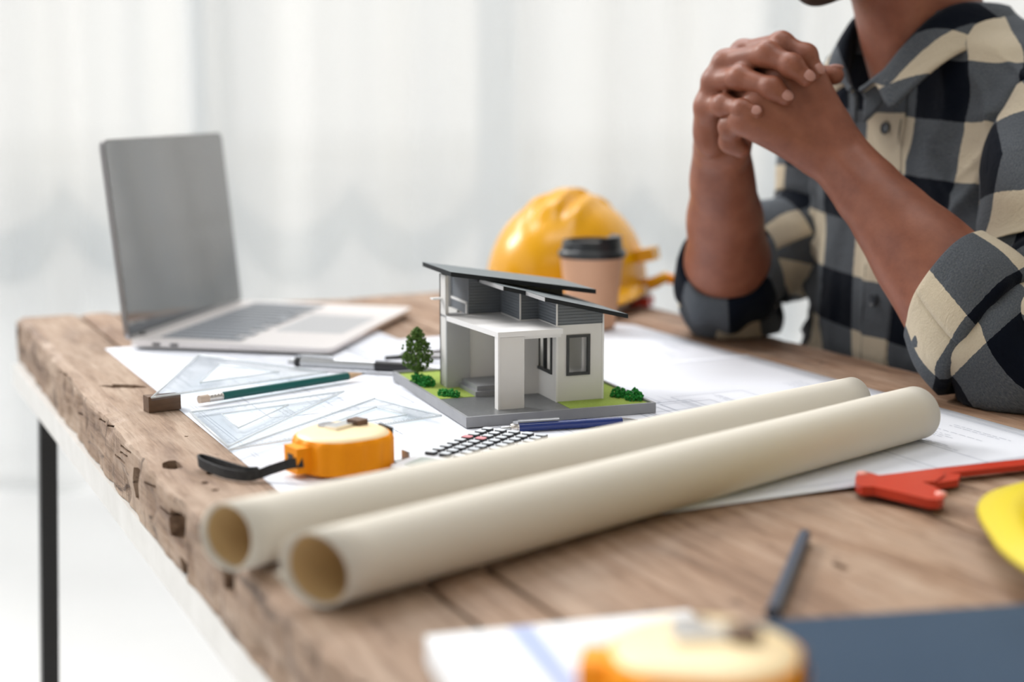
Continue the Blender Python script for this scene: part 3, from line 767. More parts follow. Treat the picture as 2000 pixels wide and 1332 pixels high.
# ------------------------------------------------------------------ hard hats
def hard_hat(label, loc, rotz, shell_m, scale=1.0, clip=True, side=.007, hh_=.128, tilt=0, z0=.024, group=None):
    h = thing('hard_hat', label, 'hard hat', loc, rotz); h.scale = (scale,) * 3; h.rotation_euler = (0, tilt, rotz)
    a, b, hz = .128, .094, hh_
    nt_, np_ = 72, 26; V, F = [], []
    def pt(th, ph):
        c, s = math.cos(th), math.sin(th); rr = math.cos(ph) ** .92
        x, y, z = a * c * rr, b * s * rr, z0 + (hz - .002) * math.sin(ph) ** 1.0
        # three crest ribs running front to back over the crown
        rib = 0
        for yc, wd, hh in ((0, .013, .0095), (.031, .008, .0055), (-.031, .008, .0055)):
            yy = y - yc; m_ = max(0, 1 - (abs(yy) / wd) ** 4); rib = max(rib, hh * min(1, m_ * 2.0))
        rib *= max(0, min(1, (math.sin(ph) - .52) * 7)) * max(0, min(1, (.085 - abs(x)) * 60))
        return Vector((x, y, z + rib))
    for j in range(np_ + 1):
        for i in range(nt_): V.append(pt(2 * PI * i / nt_, .5 * PI * j / np_ * .999))
    for j in range(np_):
        for i in range(nt_):
            k = (i + 1) % nt_; F.append((j * nt_ + i, j * nt_ + k, (j + 1) * nt_ + k, (j + 1) * nt_ + i))
    o = pobj('shell', V, F, shell_m, h, True); md = o.modifiers.new('thickness', 'SOLIDIFY'); md.thickness = .0025; md.offset = -1
    V, F = [], []
    for i in range(nt_):
        th = 2 * PI * i / nt_; c, s = math.cos(th), math.sin(th)
        ext = side + .046 * max(0, c) ** 1.6
        for q, (e, dz) in enumerate(((-.001, .006), (ext * .5, .001), (ext, -.004 - .010 * max(0, c) ** 2), (ext + .0012, -.0065 - .010 * max(0, c) ** 2), (ext * .5, -.003), (-.002, .001))):
            V.append(((a + e) * c, (b + e) * s, z0 + dz))
    for i in range(nt_):
        k = (i + 1) % nt_
        for q in range(6): F.append((i * 6 + q, k * 6 + q, k * 6 + (q + 1) % 6, i * 6 + (q + 1) % 6))
    pobj('brim', V, F, shell_m, h, True)
    bm = bmesh.new(); ribbon(bm, [Vector(((a - .014) * math.cos(t), (b - .012) * math.sin(t), z0 - .008)) for t in [2 * PI * k / 48 for k in range(49)]], .032, .0015, (0, 0, 1))
    obj('headband', bm, M['trim'], h, sm='auto')
    if clip:
        bm = bmesh.new(); bx(bm, (-.014, .084, .036), (.014, .121, .051), Matrix.Translation((0, 0, .0)) @ Matrix.Rotation(.18, 4, 'X')); obj('side_arm', bm, shell_m, h, bevel=.002, sm='auto')
        bm = bmesh.new(); tube(bm, [(0, .094, .024), (0, .110, .029), (0, .123, .036), (0, .129, .035)], [.0075, .0075, .007, .005], 10); obj('side_clip', bm, shell_m, h, sm=True)
        bm = bmesh.new(); tube(bm, [(0, .123, .036), (0, .130, .034), (0, .133, .029)], [.0058, .006, .005], 10); obj('clip_tip', bm, M['orange'], h, sm=True)
        bm = bmesh.new(); bx(bm, (-.012, .084, .0005), (.012, .106, .012)); obj('ear_pad', bm, M['red'], h, bevel=.004, sm='auto')
        bm = bmesh.new(); bx(bm, (-.010, .086, .012), (.010, .103, .026)); obj('pad_holder', bm, M['trim'], h, bevel=.002, sm='auto')
    return h
hp = T(1108, 593)
hard_hat('glossy orange-yellow hard hat with raised crest standing behind the paper cup', hp + Vector((0, 0, .002)), math.atan2(-.94, -.35), M['yellow'], 1.05, hh_=.108)
yp = T(2314, 1132)
hard_hat('lemon yellow hard hat cut by the picture edge, near the red tool', yp + Vector((0, 0, .0005)), math.radians(80), M['lemon'], .9, clip=False, z0=.026, side=.021)

# ------------------------------------------------------------------ paper rolls
def paper_roll(label, p0, p1, R, turns, flare, seed, stain=None):
    axis = (p1 - p0); L_ = axis.length; rot = axis.to_track_quat('X', 'Z')
    t = thing('paper_roll', label, 'paper roll', p0 - Vector((0, 0, R)))
    V, F = [], []; n = 150; nl = 26; r = random.Random(seed)
    prof = []
    for k in range(n + 1):
        q = k / n; a = -.45 * PI + turns * 2 * PI * q
        rad = R * (1 - .10 * (1 - q))
        prof.append((rad * math.cos(a), rad * math.sin(a)))
    # loose outer edge flaring away
    ex, ez = prof[-1]; a = -.45 * PI + turns * 2 * PI
    tx, tz = -math.sin(a), math.cos(a)
    for k in range(1, 11):
        s = k * flare / 10; bend = s * s * 9
        prof.append((ex + tx * s + math.cos(a) * bend, ez + tz * s + math.sin(a) * bend))
    m_ = len(prof)
    for i in range(nl + 1):
        x = L_ * i / nl
        for k, (y, z) in enumerate(prof):
            wob = 1 + .006 * math.sin(x * 31 + k * .02 + seed)
            skew = -.36 * y * max(0, 1 - i / 4) ** 1.5
            V.append((x + skew + (.0015 * math.sin(k * .09 + seed) if i in (0, nl) else 0), y * wob, max(z * wob, -R + .0002)))
    for i in range(nl):
        for k in range(m_ - 1):
            q = i * m_ + k; F.append((q, q + m_, q + m_ + 1, q + 1))
    o = pobj('outer_sheet', V, F, M['roll'], t, True)
    ML = Matrix.Translation((0, 0, R)) @ rot.to_matrix().to_4x4(); o.matrix_basis = ML
    md = o.modifiers.new('thickness', 'SOLIDIFY'); md.thickness = .0006; md.offset = -1
    bm = bmesh.new(); seg = 40; inn = []
    for x in (.004, L_ * .33, L_ * .66, L_ - .004):
        inn.append([bm.verts.new((x - (.36 * R * .885 * math.cos(2 * PI * k / seg) if x < .01 else 0), R * .885 * math.cos(2 * PI * k / seg), R * .885 * math.sin(2 * PI * k / seg))) for k in range(seg)])
    for a_, b_ in zip(inn, inn[1:]):
        for k in range(seg): bm.faces.new((a_[k], a_[(k + 1) % seg], b_[(k + 1) % seg], b_[k]))
    q = obj('inner_sheet', bm, M['roll_in'], t, sm=True); q.matrix_basis = ML
    md = q.modifiers.new('thickness', 'SOLIDIFY'); md.thickness = .0012; md.offset = 0
    return t
RF, RB = .0205, .0192
paper_roll('cream roll of drawing paper nearest the camera, its open end facing left', Vector((-.1025, .7405, TZ + .0016 + RF)), Vector((.3135, 1.1265, TZ + .0016 + RF)), RF, 2.12, .010, 2)
paper_roll('cream roll of drawing paper lying behind the front roll, next to the calculator', Vector((-.1600, .8020, TZ + .0016 + RB)), Vector((.2755, 1.1765, TZ + .0016 + RB)), RB, 1.93, .010, 5)

# ------------------------------------------------------------------ tape measures
def tape_measure(label, loc, rotz, s=1.0, strap=None):
    t = thing('tape_measure', label, 'tape measure', loc, rotz, None); t.scale = (s,) * 3
    n = 96
    def outline(k_, f=1.0):
        out = []
        for k in range(n):
            a = 2 * PI * k / n; c, sn = math.cos(a), math.sin(a)
            r_ = .0345
            # square shoulder on the strap side and at the mouth
            p = 2.0 + .5 * max(0, -sn)
            rr = r_ / (abs(c) ** p + abs(sn) ** p) ** (1 / p)
            rr *= 1 + k_ * .030 * (1 if (k // 3) % 2 else -.4)
            out.append((rr * c * f * 1.02, rr * sn * f * .96))
        return out
    bm = bmesh.new(); rings = []
    for z, f, k_ in ((.0004, .95, 0), (.002, 1, .6), (.005, 1, 1), (.021, 1, 1), (.0235, .985, .6), (.0250, .955, 0)):
        rings.append([bm.verts.new((x, y, z)) for x, y in outline(k_, f)])
    for a, b in zip(rings, rings[1:]):
        for k in range(n): bm.faces.new((a[k], a[(k + 1) % n], b[(k + 1) % n], b[k]))
    bm.faces.new(rings[0][::-1]); bm.faces.new(rings[-1])
    body = obj('case', bm, M['orange'], t, sm='auto')
    bm = bmesh.new(); rings = []
    for z, f in ((.0245, .945), (.0258, .92), (.0276, .80), (.0288, .62), (.0294, .4), (.0296, .15)):
        rings.append([bm.verts.new((x, y, z)) for x, y in outline(0, f)])
    for a, b in zip(rings, rings[1:]):
        for k in range(n): bm.faces.new((a[k], a[(k + 1) % n], b[(k + 1) % n], b[k]))
    bm.faces.new(rings[-1]); face = obj('face_plate', bm, M['orange_face'], t, sm=True)
    # thumb lock: a dark round recess, a chrome lever and its amber block
    bm = bmesh.new(); lathe(bm, [(.0075, .0270), (.0075, .0301), (.0060, .0306)], 20, -.006, .010); obj('lock_button', bm, M['alu_dark'], t, sm='auto')
    bm = bmesh.new(); bx(bm, (-.012, -.0055, .028), (.016, .0055, .0318), Matrix.Rotation(.3, 4, 'Z')); obj('belt_clip', bm, M['chrome'], t, bevel=.001, sm='auto')
    bm = bmesh.new(); bx(bm, (.008, -.0085, .028), (.018, .0030, .0333), Matrix.Rotation(.3, 4, 'Z')); obj('lock_lever', bm, M['darkwood'], t, bevel=.0008)
    # strap lug and mouth
    bm = bmesh.new(); bx(bm, (-.0435, -.013, .003), (-.029, .006, .0215)); obj('strap_lug', bm, M['orange'], t, bevel=.0018, sm='auto')
    bm = bmesh.new(); bx(bm, (-.0438, -.0075, .0085), (-.034, .0005, .0165)); obj('lug_slot', bm, M['black_plastic'], t)
    bm = bmesh.new(); bx(bm, (.0335, -.012, .003), (.0352, .006, .0265)); obj('mouth_plate', bm, M['black_plastic'], t, bevel=.0004)
    bm = bmesh.new(); bx(bm, (.0335, -.022, .0006), (.043, -.012, .0022)); bx(bm, (.042, -.022, .0006), (.043, -.012, .009)); obj('end_hook', bm, M['silver'], t)
    return t
tc_ = T(668, 886, .012); trot = math.radians(36)
tm = tape_measure('orange tape measure with a black wrist strap, between the clear set squares and the rolls', Vector((tc_.x, tc_.y + .004, TZ + .0014)), trot)
def to_local(t, p): return (Matrix.Translation(t.location) @ Matrix.Rotation(t.rotation_euler.z, 4, 'Z')).inverted() @ p
pp = [(592, 903, .013), (566, 906, .0125), (530, 917, .0085), (505, 926, .0055), (480, 930, .0048), (440, 924, .0048), (405, 911, .0055), (389, 902, .0065), (392, 896, .0072), (410, 900, .0066), (445, 911, .0058), (480, 921, .0058), (505, 921, .0068)]
bm = bmesh.new(); ribbon(bm, catmull([to_local(tm, T(x, y, z)) for x, y, z in pp], 6), .0072, .0016, (0, .25, 1)); obj('wrist_strap', bm, M['black_fabric'], tm, sm='auto')
tp = T(1375, 1330, .030)
tape_measure('orange tape measure with a pale face, blurred in the foreground by the slate notebook', Vector((tp.x, tp.y, TZ + .0150)), math.radians(-10), 1.15)

# ------------------------------------------------------------------ set squares
def set_square(label, corners, inner, thick, ticks, group=None):
    """clear triangle through three world points (its underside), with a cut-out and ruled edge"""
    A, B, Cc = corners; o = A.copy(); ex = (Cc - A).normalized(); nz = ex.cross(B - A).normalized()
    if nz.z < 0: nz = -nz
    ey = nz.cross(ex)
    R = Matrix((ex, ey, nz)).transposed().to_4x4(); t = thing('set_square', label, 'set square', o); t.rotation_euler = R.to_euler()
    loc = [R.inverted() @ (p - o) for p in corners]; P2 = [Vector((p.x, p.y)) for p in loc]
    if (P2[1] - P2[0]).cross(P2[2] - P2[0]) < 0: P2 = [P2[0], P2[2], P2[1]]
    la, lb, lc = (P2[1] - P2[2]).length, (P2[0] - P2[2]).length, (P2[0] - P2[1]).length
    I = (P2[0] * la + P2[1] * lb + P2[2] * lc) / (la + lb + lc)
    inn = [I + (p - I) * inner for p in P2]
    bm = bmesh.new(); holed_prism(bm, P2, inn, 0, thick); obj('plate', bm, M['acrylic'], t)
    # polished bevelled edges that catch the light
    bm = bmesh.new()
    for loop, w_ in ((P2, .0009), (inn, .0007)):
        for i in range(3):
            a, b = loop[i], loop[(i + 1) % 3]; tube(bm, [(a.x, a.y, thick), (b.x, b.y, thick)], w_, 6)
    obj('bevel_edge', bm, M['acrylic_edge'], t, sm=True)
    bm = bmesh.new()
    for i in ticks:
        a, b = P2[i], P2[(i + 1) % 3]; d = b - a; n_ = Vector((-d.y, d.x)).normalized(); L_ = d.length; d.normalize()
        k = 0; s = .012
        while s < L_ - .012:
            ln = .006 if k % 5 == 0 else .0035; p = a + d * s + n_ * .0012
            bx_pts = [p - d * .00025, p + d * .00025, p + d * .00025 + n_ * ln, p - d * .00025 + n_ * ln]
            v = [bm.verts.new((q.x, q.y, thick + .0001)) for q in bx_pts]; bm.faces.new(v); s += .0025; k += 1
    q = obj('scale_marks', bm, M['ink_dark'], t); q['kind'] = 'stuff'
    return t
set_square('clear set square propped on a dark wooden strip beside the green pencil', (T(296, 783, .0145), T(388, 699, .0145), T(640, 733, .006)), .46, .0028, (0, 1, 2))
set_square('clear set square lying flat on the plans between green pencil and tape measure', (T(372, 810, .0022), T(446, 878, .0022), T(672, 769, .0022)), .42, .0022, (0, 1, 2))
set_square('clear set square lying flat behind the tape measure, reaching towards the house model', (T(448, 884, .0048), T(862, 817, .0048), T(732, 783, .0048)), .45, .0022, (0, 1, 2))
a_ = T(291, 808); b_ = T(354, 800); e1 = (b_ - a_).normalized(); e2 = Vector((-e1.y, e1.x, 0))
ws = thing('wooden_strip', 'short dark wooden strip under the corner of the propped set square', 'wood', a_, math.atan2(e1.y, e1.x))
bm = bmesh.new(); bx(bm, (0, 0, .0006), ((b_ - a_).length, .012, .0142))
for v in bm.verts:
    if v.co.z > .01 and v.co.x > .01: v.co.z -= .0012
obj('stick', bm, M['darkwood'], ws, bevel=.0007)

# ------------------------------------------------------------------ pencils and pens
def along(p, q): 
    d = q - p; return p, math.atan2(d.y, d.x), d.length
def pencil(label, p, q, body_m, r=.0036, lead='dark', eraser=True, tip=True):
    p, rz, L_ = along(p, q); t = thing('pencil', label, 'pencil', (p.x, p.y, p.z), rz)
    def seg(name, x0, x1, m, r0, r1, n=6, par=t, sm=False):
        bm = bmesh.new(); tube(bm, [(x0, 0, r), (x1, 0, r)], [r0, r1], n); return obj(name, bm, m, par, sm='auto' if sm else False)
    x = 0
    if eraser:
        seg('eraser', 0, .010, M['eraser'], r * .92, r * .95, 16, sm=True); bm = bmesh.new()
        tube(bm, [(.009 + .0008 * k, 0, r) for k in range(18)], [r * (1.02 if k % 4 else .94) for k in range(18)], 18); obj('ferrule', bm, M['ferrule'], t, sm='auto'); x = .0215
    e = L_ - (.020 if tip else 0)
    seg('shaft', x, e, body_m, r, r)
    if tip:
        seg('sharpened_wood', e, L_ - .004, M['pencil_wood'], r * .98, r * .25, 12); seg('lead', L_ - .0045, L_, M['calc_dark'], r * .27, .0003, 8)
    return t
pencil('dark green pencil with a metal ferrule and eraser lying along the set square', T(389, 789, .0025), T(713, 737, .0025), M['green_pencil'], .0038)
pencil('slate blue pencil lying near the slate notebook on bare wood', T(1508, 1212, .0006), T(1571, 1058, .0006), M['dark_pencil'], .0040, eraser=False, tip=False)
def pen(label, p, q, m_, grip_m, r, clip_side=1):
    p, rz, L_ = along(p, q); t = thing('pen', label, 'pen', (p.x, p.y, p.z), rz)
    def seg(name, pts, m, n=16):
        bm = bmesh.new(); tube(bm, [(x, 0, r) for x, _ in pts], [q_ for _, q_ in pts], n); return obj(name, bm, m, t, sm='auto')
    seg('push_button', [(0, r * .42), (.001, r * .5), (.007, r * .5), (.008, r * .42)], M['silver'])
    seg('cap_ring', [(.008, r * .9), (.009, r), (.0125, r), (.0135, r * .8), (.0145, r)], M['black_plastic'] if grip_m is M['black_plastic'] else M['ferrule'])
    seg('barrel', [(.0145, r), (L_ * .58, r)], m_)
    seg('grip', [(L_ * .58, r * 1.04), (L_ * .6, r * 1.05), (L_ * .88, r * .95)], grip_m)
    seg('cone', [(L_ * .88, r * .9), (L_ * .97, r * .35), (L_, r * .12)], M['silver'])
    bm = bmesh.new(); bx(bm, (.010, -r * .3, 2 * r - .0006), (.014, r * .3, 2 * r + .0024)); bx(bm, (.010, -r * .32, 2 * r + .0014), (.048, r * .32, 2 * r + .0024)); obj('pocket_clip', bm, M['silver'], t, bevel=.0003)
    return t
pen('silver ballpoint pen with a black grip lying in front of the laptop', T(563, 716, .0025), T(862, 732, .0025), M['silver'], M['black_plastic'], .0052)
bp = pen('dark blue pen with silver end lying against the base of the house model', T(978, 846, .0016), T(1245, 829, .0016), M['blue_pen'], M['blue_pen'], .0036)
# drawing compass behind the small tree
q0, rz, L_ = along(T(752, 706, .003), T(860, 700, .003))
dc = thing('drawing_compass', 'black drawing compass lying half hidden behind the small model tree', 'compass', q0, rz)
bm = bmesh.new(); tube(bm, [(0, 0, .0035), (.018, 0, .0035)], [.0022, .0026], 10); obj('handle', bm, M['black_plastic'], dc, sm='auto')
bm = bmesh.new(); lathe(bm, [(.006, .0002), (.0075, .001), (.0075, .007), (.006, .008)], 18, .024, 0); obj('hinge', bm, M['black_plastic'], dc, sm='auto')
for sg in (1, -1):
    bm = bmesh.new(); tube(bm, [(.024, 0, .004), (.06, sg * .016, .004), (.10, sg * .026, .003)], [.0034, .0028, .001], 8); obj('leg', bm, M['alu_dark'], dc, sm='auto')

# ------------------------------------------------------------------ calculator
far, near = Vector((.0, 1.190)), Vector((-.0905, 1.018))
ax = (far - near).normalized(); ay = Vector((-ax.y, ax.x))
cw, cl = .070, (far - near).length
co = Vector((-.0600, 1.0560)) - ax * .050      # corner chosen so that its key block lies between base and rolls
cal = thing('calculator', 'pale pocket calculator with dark sided keys and two pink ones, between model and rolls', 'calculator', (co.x, co.y, TZ + .0016), math.atan2(ax.y, ax.x)); cal.scale = (.84, .84, .7)
bm = bmesh.new(); prism(bm, rrect(.168, .078, .008, 4, .084, -.033), 0, .0085); obj('body', bm, M['calc'], cal, bevel=.0012, sm='auto')
bm = bmesh.new(); prism(bm, rrect(.030, .060, .002, 2, .026, -.033), .0084, .0088); obj('display', bm, M['lcd'], cal)
bm = bmesh.new(); prism(bm, rrect(.0086, .0098, .0018, 2), 0, .0030); kb = obj('key_base', bm, M['calc_dark']); 
bm = bmesh.new(); prism(bm, rrect(.0072, .0086, .0016, 2), .0030, .0036); kt = obj('key_top', bm, M['calc_key'], kb)
bm = bmesh.new(); prism(bm, rrect(.0076, .0090, .0016, 2), .0024, .0038); kp = obj('key_top', bm, M['calc_pink'])
kb_me, kt_me, kp_me = kb.data, kt.data, kp.data
for o_ in (kb, kt, kp): bpy.data.objects.remove(o_)
for i in range(9):
    for j in range(5):
        x, y = .054 + i * .0126, -.005 - j * .0140
        k1 = bpy.data.objects.new('key', kb_me); C.objects.link(k1); k1.parent = cal; k1.location = (x, y, .0085)
        pink = i == 5 and j in (0, 1)
        k2 = bpy.data.objects.new('key_top', kp_me if pink else kt_me); C.objects.link(k2); k2.parent = k1
        if pink: k2['label'] = 'pink key top'

# ------------------------------------------------------------------ red tool
def zp(x, y, z): return T(1600 + x / 4.44, 820 + y / 4.44, z)
rp = zp(350, 520, 0); rt = thing('red_tool', 'red plastic forked tool like a caliper lying across plan sheet and wood', 'tool', rp + Vector((0, 0, .003)))
def flat(pts, z): return [tuple((zp(x, y, z) - rp).xy) for x, y in pts]
ZR = .0082
bm = bmesh.new(); prism(bm, flat([(318, 560), (312, 510), (345, 462), (400, 458), (520, 492), (640, 478), (1020, 432), (1070, 442), (1080, 490), (1000, 545), (890, 548), (985, 585), (1085, 640), (1080, 690), (1030, 705), (940, 700), (700, 640), (470, 590), (370, 590)], ZR), 0, ZR - .002)
obj('fork', bm, M['red'], rt, bevel=.0018, sm='auto')
d1 = (zp(1776, 372, .006) - zp(1060, 445, .006)); 
bm = bmesh.new(); b0, b1, b2, b3 = zp(1000, 452, .005), zp(1776, 368, .005), zp(1776, 425, .005), zp(1000, 505, .005); ex_ = (b1 - b0).normalized() * .05
prism(bm, [tuple((q - rp).xy) for q in (b0, b1 + ex_, b2 + ex_, b3)], .0006, .0046); obj('beam', bm, M['red'], rt, bevel=.0006, sm='auto')
bm = bmesh.new(); prism(bm, flat([(900, 530), (1080, 480), (1225, 490), (1205, 540), (1060, 562), (940, 572)], .006), 0, .0048); obj('slide', bm, M['red'], rt, bevel=.001, sm='auto')
for x, y in ((372, 478), (1055, 655)):
    c = zp(x, y, ZR) - rp; bm = bmesh.new(); lathe(bm, [(.0034, ZR - .004), (.0042, ZR - .0022), (.0032, ZR - .0008)], 16, c.x, c.y); obj('worn_tip', bm, M['red_pale'], rt, sm=True)['label'] = 'pale worn tip'

# ------------------------------------------------------------------ notebook and card box in the foreground
n0 = T(1442, 1219, .012); n1 = T(2000, 1183, .012); e = (n1 - n0).normalized(); 
nb = thing('notebook', 'slate blue hardcover notebook lying in the near foreground', 'notebook', (n0.x, n0.y, TZ + .0005), math.atan2(e.y, e.x))
box('cover', (0, -.19, .0105), (.17, 0, .0125), M['slate'], nb, bevel=.0008); box('cover', (0, -.19, 0), (.17, 0, .002), M['slate'], nb, bevel=.0008)
box('page_block', (.004, -.186, .002), (.168, -.004, .0105), M['paper'], nb); box('spine', (-.0015, -.19, .0002), (.001, 0, .0123), M['slate'], nb, bevel=.0006)
c0 = T(830, 1243, .014); c1 = T(1345, 1192, .014); e = (c1 - c0).normalized()
cb = thing('card_folder', 'white card folder with a pale blue stripe under the foreground tape measure', 'folder', (c0.x, c0.y, TZ + .0005), math.atan2(e.y, e.x))
Wc = (c1 - c0).length
box('folder_body', (0, -.17, 0), (Wc, 0, .0138), M['box_white'], cb, bevel=.002, sm='auto')
box('blue_stripe', (.040, -.169, .0136), (.052, -.0015, .0141), M['box_blue'], cb)
box('raised_flap', (.054, -.165, .0136), (Wc - .002, -.016, .0146), M['paper'], cb, bevel=.0004)
bm = bmesh.new(); prism(bm, [(.054, -.07), (.056, -.075), (.13, -.018), (.125, -.0165)], .0146, .0149); obj('fold_line', bm, M['box_blue'], cb)

# ------------------------------------------------------------------ the man: implicit surface for his skin
class Field:
    def __init__(s, lo, hi, h):
        s.lo = np.array(lo, np.float32); s.h = h; s.n = np.ceil((np.array(hi) - s.lo) / h).astype(int) + 1
        s.v = np.full(s.n, .05, np.float32)
        s.ax = [(s.lo[i] + h * np.arange(s.n[i])).astype(np.float32) for i in range(3)]
    def _sl(s, lo, hi):
        a = np.clip(np.floor((lo - s.lo) / s.h).astype(int), 0, s.n - 1); b = np.clip(np.ceil((hi - s.lo) / s.h).astype(int) + 1, 1, s.n)
        return tuple(slice(int(x), int(max(y, x + 1))) for x, y in zip(a, b))
    def _put(s, sl, d, k):
        o = s.v[sl]
        if k > 0:
            hh = np.maximum(k - np.abs(o - d), 0) / k; s.v[sl] = np.minimum(o, d) - hh * hh * k * .25
        else: s.v[sl] = np.minimum(o, d)
    def grid(s, sl): return np.meshgrid(s.ax[0][sl[0]], s.ax[1][sl[1]], s.ax[2][sl[2]], indexing='ij', sparse=True)
    def cone(s, a, b, ra, rb, k=.006):
        a, b = np.array(a, np.float32), np.array(b, np.float32); m_ = max(ra, rb) + k + .012
        sl = s._sl(np.minimum(a, b) - m_, np.maximum(a, b) + m_); X, Y, Z = s.grid(sl); d = b - a; L2 = float(d @ d) + 1e-12
        t = np.clip(((X - a[0]) * d[0] + (Y - a[1]) * d[1] + (Z - a[2]) * d[2]) / L2, 0, 1)
        q = np.sqrt((X - a[0] - t * d[0]) ** 2 + (Y - a[1] - t * d[1]) ** 2 + (Z - a[2] - t * d[2]) ** 2) - (ra + (rb - ra) * t)
        s._put(sl, q.astype(np.float32), k)
    def ell(s, c, R, r, k=.01):
        """ellipsoid, columns of R its axes, r its radii"""
        c = np.array(c, np.float32); m_ = max(r) + k + .01; sl = s._sl(c - m_, c + m_); X, Y, Z = s.grid(sl)
        P = [((X - c[0]) * R[0][i] + (Y - c[1]) * R[1][i] + (Z - c[2]) * R[2][i]) / r[i] for i in range(3)]
        q = np.sqrt(P[0] ** 2 + P[1] ** 2 + P[2] ** 2); s._put(sl, ((q - 1) * min(r)).astype(np.float32), k)
    def chain(s, pts, rad, k=.004, k0=.006):
        """a finger: its own smooth chain, then joined to the hand"""
        P = [np.array(p, np.float32) for p in pts]; m_ = max(rad) + .014
        sl = s._sl(np.min(P, axis=0) - m_, np.max(P, axis=0) + m_); sub = Field.__new__(Field)
        sub.lo = s.lo + s.h * np.array([q.start for q in sl], np.float32); sub.h = s.h; sub.v = np.full([q.stop - q.start for q in sl], .05, np.float32)
        sub.n = np.array(sub.v.shape); sub.ax = [s.ax[i][sl[i]] for i in range(3)]
        for i in range(len(P) - 1): sub.cone(P[i], P[i + 1], rad[i], rad[i + 1], k)
        for i in range(1, len(P) - 1): sub.cone(P[i], P[i] + 1e-4, rad[i] * 1.07, rad[i] * 1.07, k)      # knuckles
        s._put(sl, sub.v, k0)
    def mesh(s):
        f = s.v; ins = f < 0; nx, ny, nz = f.shape; n = np.zeros((nx - 1, ny - 1, nz - 1), np.int8)
        for i in (0, 1):
            for j in (0, 1):
                for k in (0, 1): n += ins[i:nx - 1 + i, j:ny - 1 + j, k:nz - 1 + k]
        cell = np.argwhere((n > 0) & (n < 8)); idx = np.full(n.shape, -1, np.int32); idx[tuple(cell.T)] = np.arange(len(cell))
        acc = np.zeros((len(cell), 3)); cnt = np.zeros(len(cell)); cs = [(i, j, k) for i in (0, 1) for j in (0, 1) for k in (0, 1)]
        for p in cs:
            for q in cs:
                if sum(q) == sum(p) + 1 and all(b >= a for a, b in zip(p, q)):
                    fa = f[tuple((cell + p).T)]; fb = f[tuple((cell + q).T)]; x = (fa < 0) != (fb < 0)
                    t = np.where(x, fa / np.where(x, fa - fb, 1), 0)
                    acc += np.where(x[:, None], np.array(p) + t[:, None] * (np.array(q) - np.array(p)), 0); cnt += x
        V = s.lo + s.h * (cell + acc / cnt[:, None]); Fq = []
        for ax_ in range(3):
            sa = [slice(1, -1)] * 3; sb = [slice(1, -1)] * 3; sa[ax_] = slice(0, -1); sb[ax_] = slice(1, None)
            A, B = ins[tuple(sa)], ins[tuple(sb)]; e = np.argwhere(A != B); flip = A[tuple(e.T)]
            o_ = [1, 1, 1]; o_[ax_] = 0; e = e + o_; u_, v_ = [(1, 2), (2, 0), (0, 1)][ax_]
            def at(du, dv):
                c = e.copy(); c[:, u_] += du; c[:, v_] += dv; return idx[tuple(c.T)]
            q = np.stack([at(-1, -1), at(0, -1), at(0, 0), at(-1, 0)], 1); q[~flip] = q[~flip][:, ::-1]; Fq.append(q)
        return V, np.concatenate(Fq)

man = thing('person', 'man in a navy and cream plaid shirt, elbows on the table and hands folded', 'person', UV(.66, .97, -TZ))
MO = man.location.copy()
def attr_uv(o, uv):
    a = o.data.attributes.new('cloth_uv', 'FLOAT_VECTOR', 'POINT'); a.data.foreach_set('vector', np.array(uv, np.float32).ravel())
FWD, SIDE, UP = -V2.to_3d(), U2.to_3d(), Vector((0, 0, 1))      # the way he faces, his left, up
er, wr = D(1425, 592, 1.645), D(1408, 302, 1.468)
el, wl = D(1962, 692, 1.262), D(1624, 289, 1.385)
lo = np.array([.13, 1.14, TZ - .01]); hi = np.array([.56, 1.76, TZ + .36])
fa = Field(lo, hi, .0018); fb = Field(lo, hi, .0018)
def lerp(a, b, t): return a + (b - a) * t
def forearm(F, e, w_, rads, bulge):
    for i in range(len(rads) - 1):
        (t0, r0), (t1, r1) = rads[i], rads[i + 1]; F.cone(lerp(e, w_, t0), lerp(e, w_, t1), r0, r1, .02)
    for c, a, b, r0, r1 in bulge: F.cone(lerp(e, w_, a) + Vector(c), lerp(e, w_, b) + Vector(c) * .4, r0, r1, .022)
# his right arm (towards the window)
forearm(fa, er, wr, [(.0, .030), (.12, .036), (.3, .0385), (.6, .0325), (.88, .0255), (1.0, .0230)], [((-.006, -.004, 0), .2, .8, .036, .022), ((.010, .004, 0), .2, .75, .034, .021)])
fa.cone(lerp(er, wr, .8) + Vector((-.006, 0, 0)), wr + Vector((-.005, 0, .01)), .020, .021, .012); fa.cone(lerp(er, wr, .8) + Vector((.007, 0, 0)), wr + Vector((.006, 0, .01)), .020, .020, .012)
for t0, t1, off in ((.35, .95, (-.010, -.030, 0)), (.25, .8, (.004, -.036, 0))):        # sinews
    fa.cone(lerp(er, wr, t0) + Vector(off), lerp(er, wr, t1) + Vector(off) * .62, .0045, .004, .010)
fa.cone(er, UV(.46, .86, .14), .030, .036, .02)
RM = dict(i=D(1452, 102, 1.425), m=D(1417, 122, 1.412), r=D(1394, 160, 1.413), p=D(1382, 207, 1.416))
for k_, r0 in (('i', .0125), ('m', .0125), ('r', .012), ('p', .0115)): fa.cone(wr + Vector((.0, 0, .012)), RM[k_], .0155, r0, .014)
fa.cone(D(1398, 292, 1.455), D(1386, 215, 1.418), .0165, .0125, .012); fa.cone(D(1430, 292, 1.452), D(1470, 190, 1.43), .016, .012, .014)
fa.ell(D(1389, 262, 1.434), np.eye(3), (.017, .018, .023), .007)
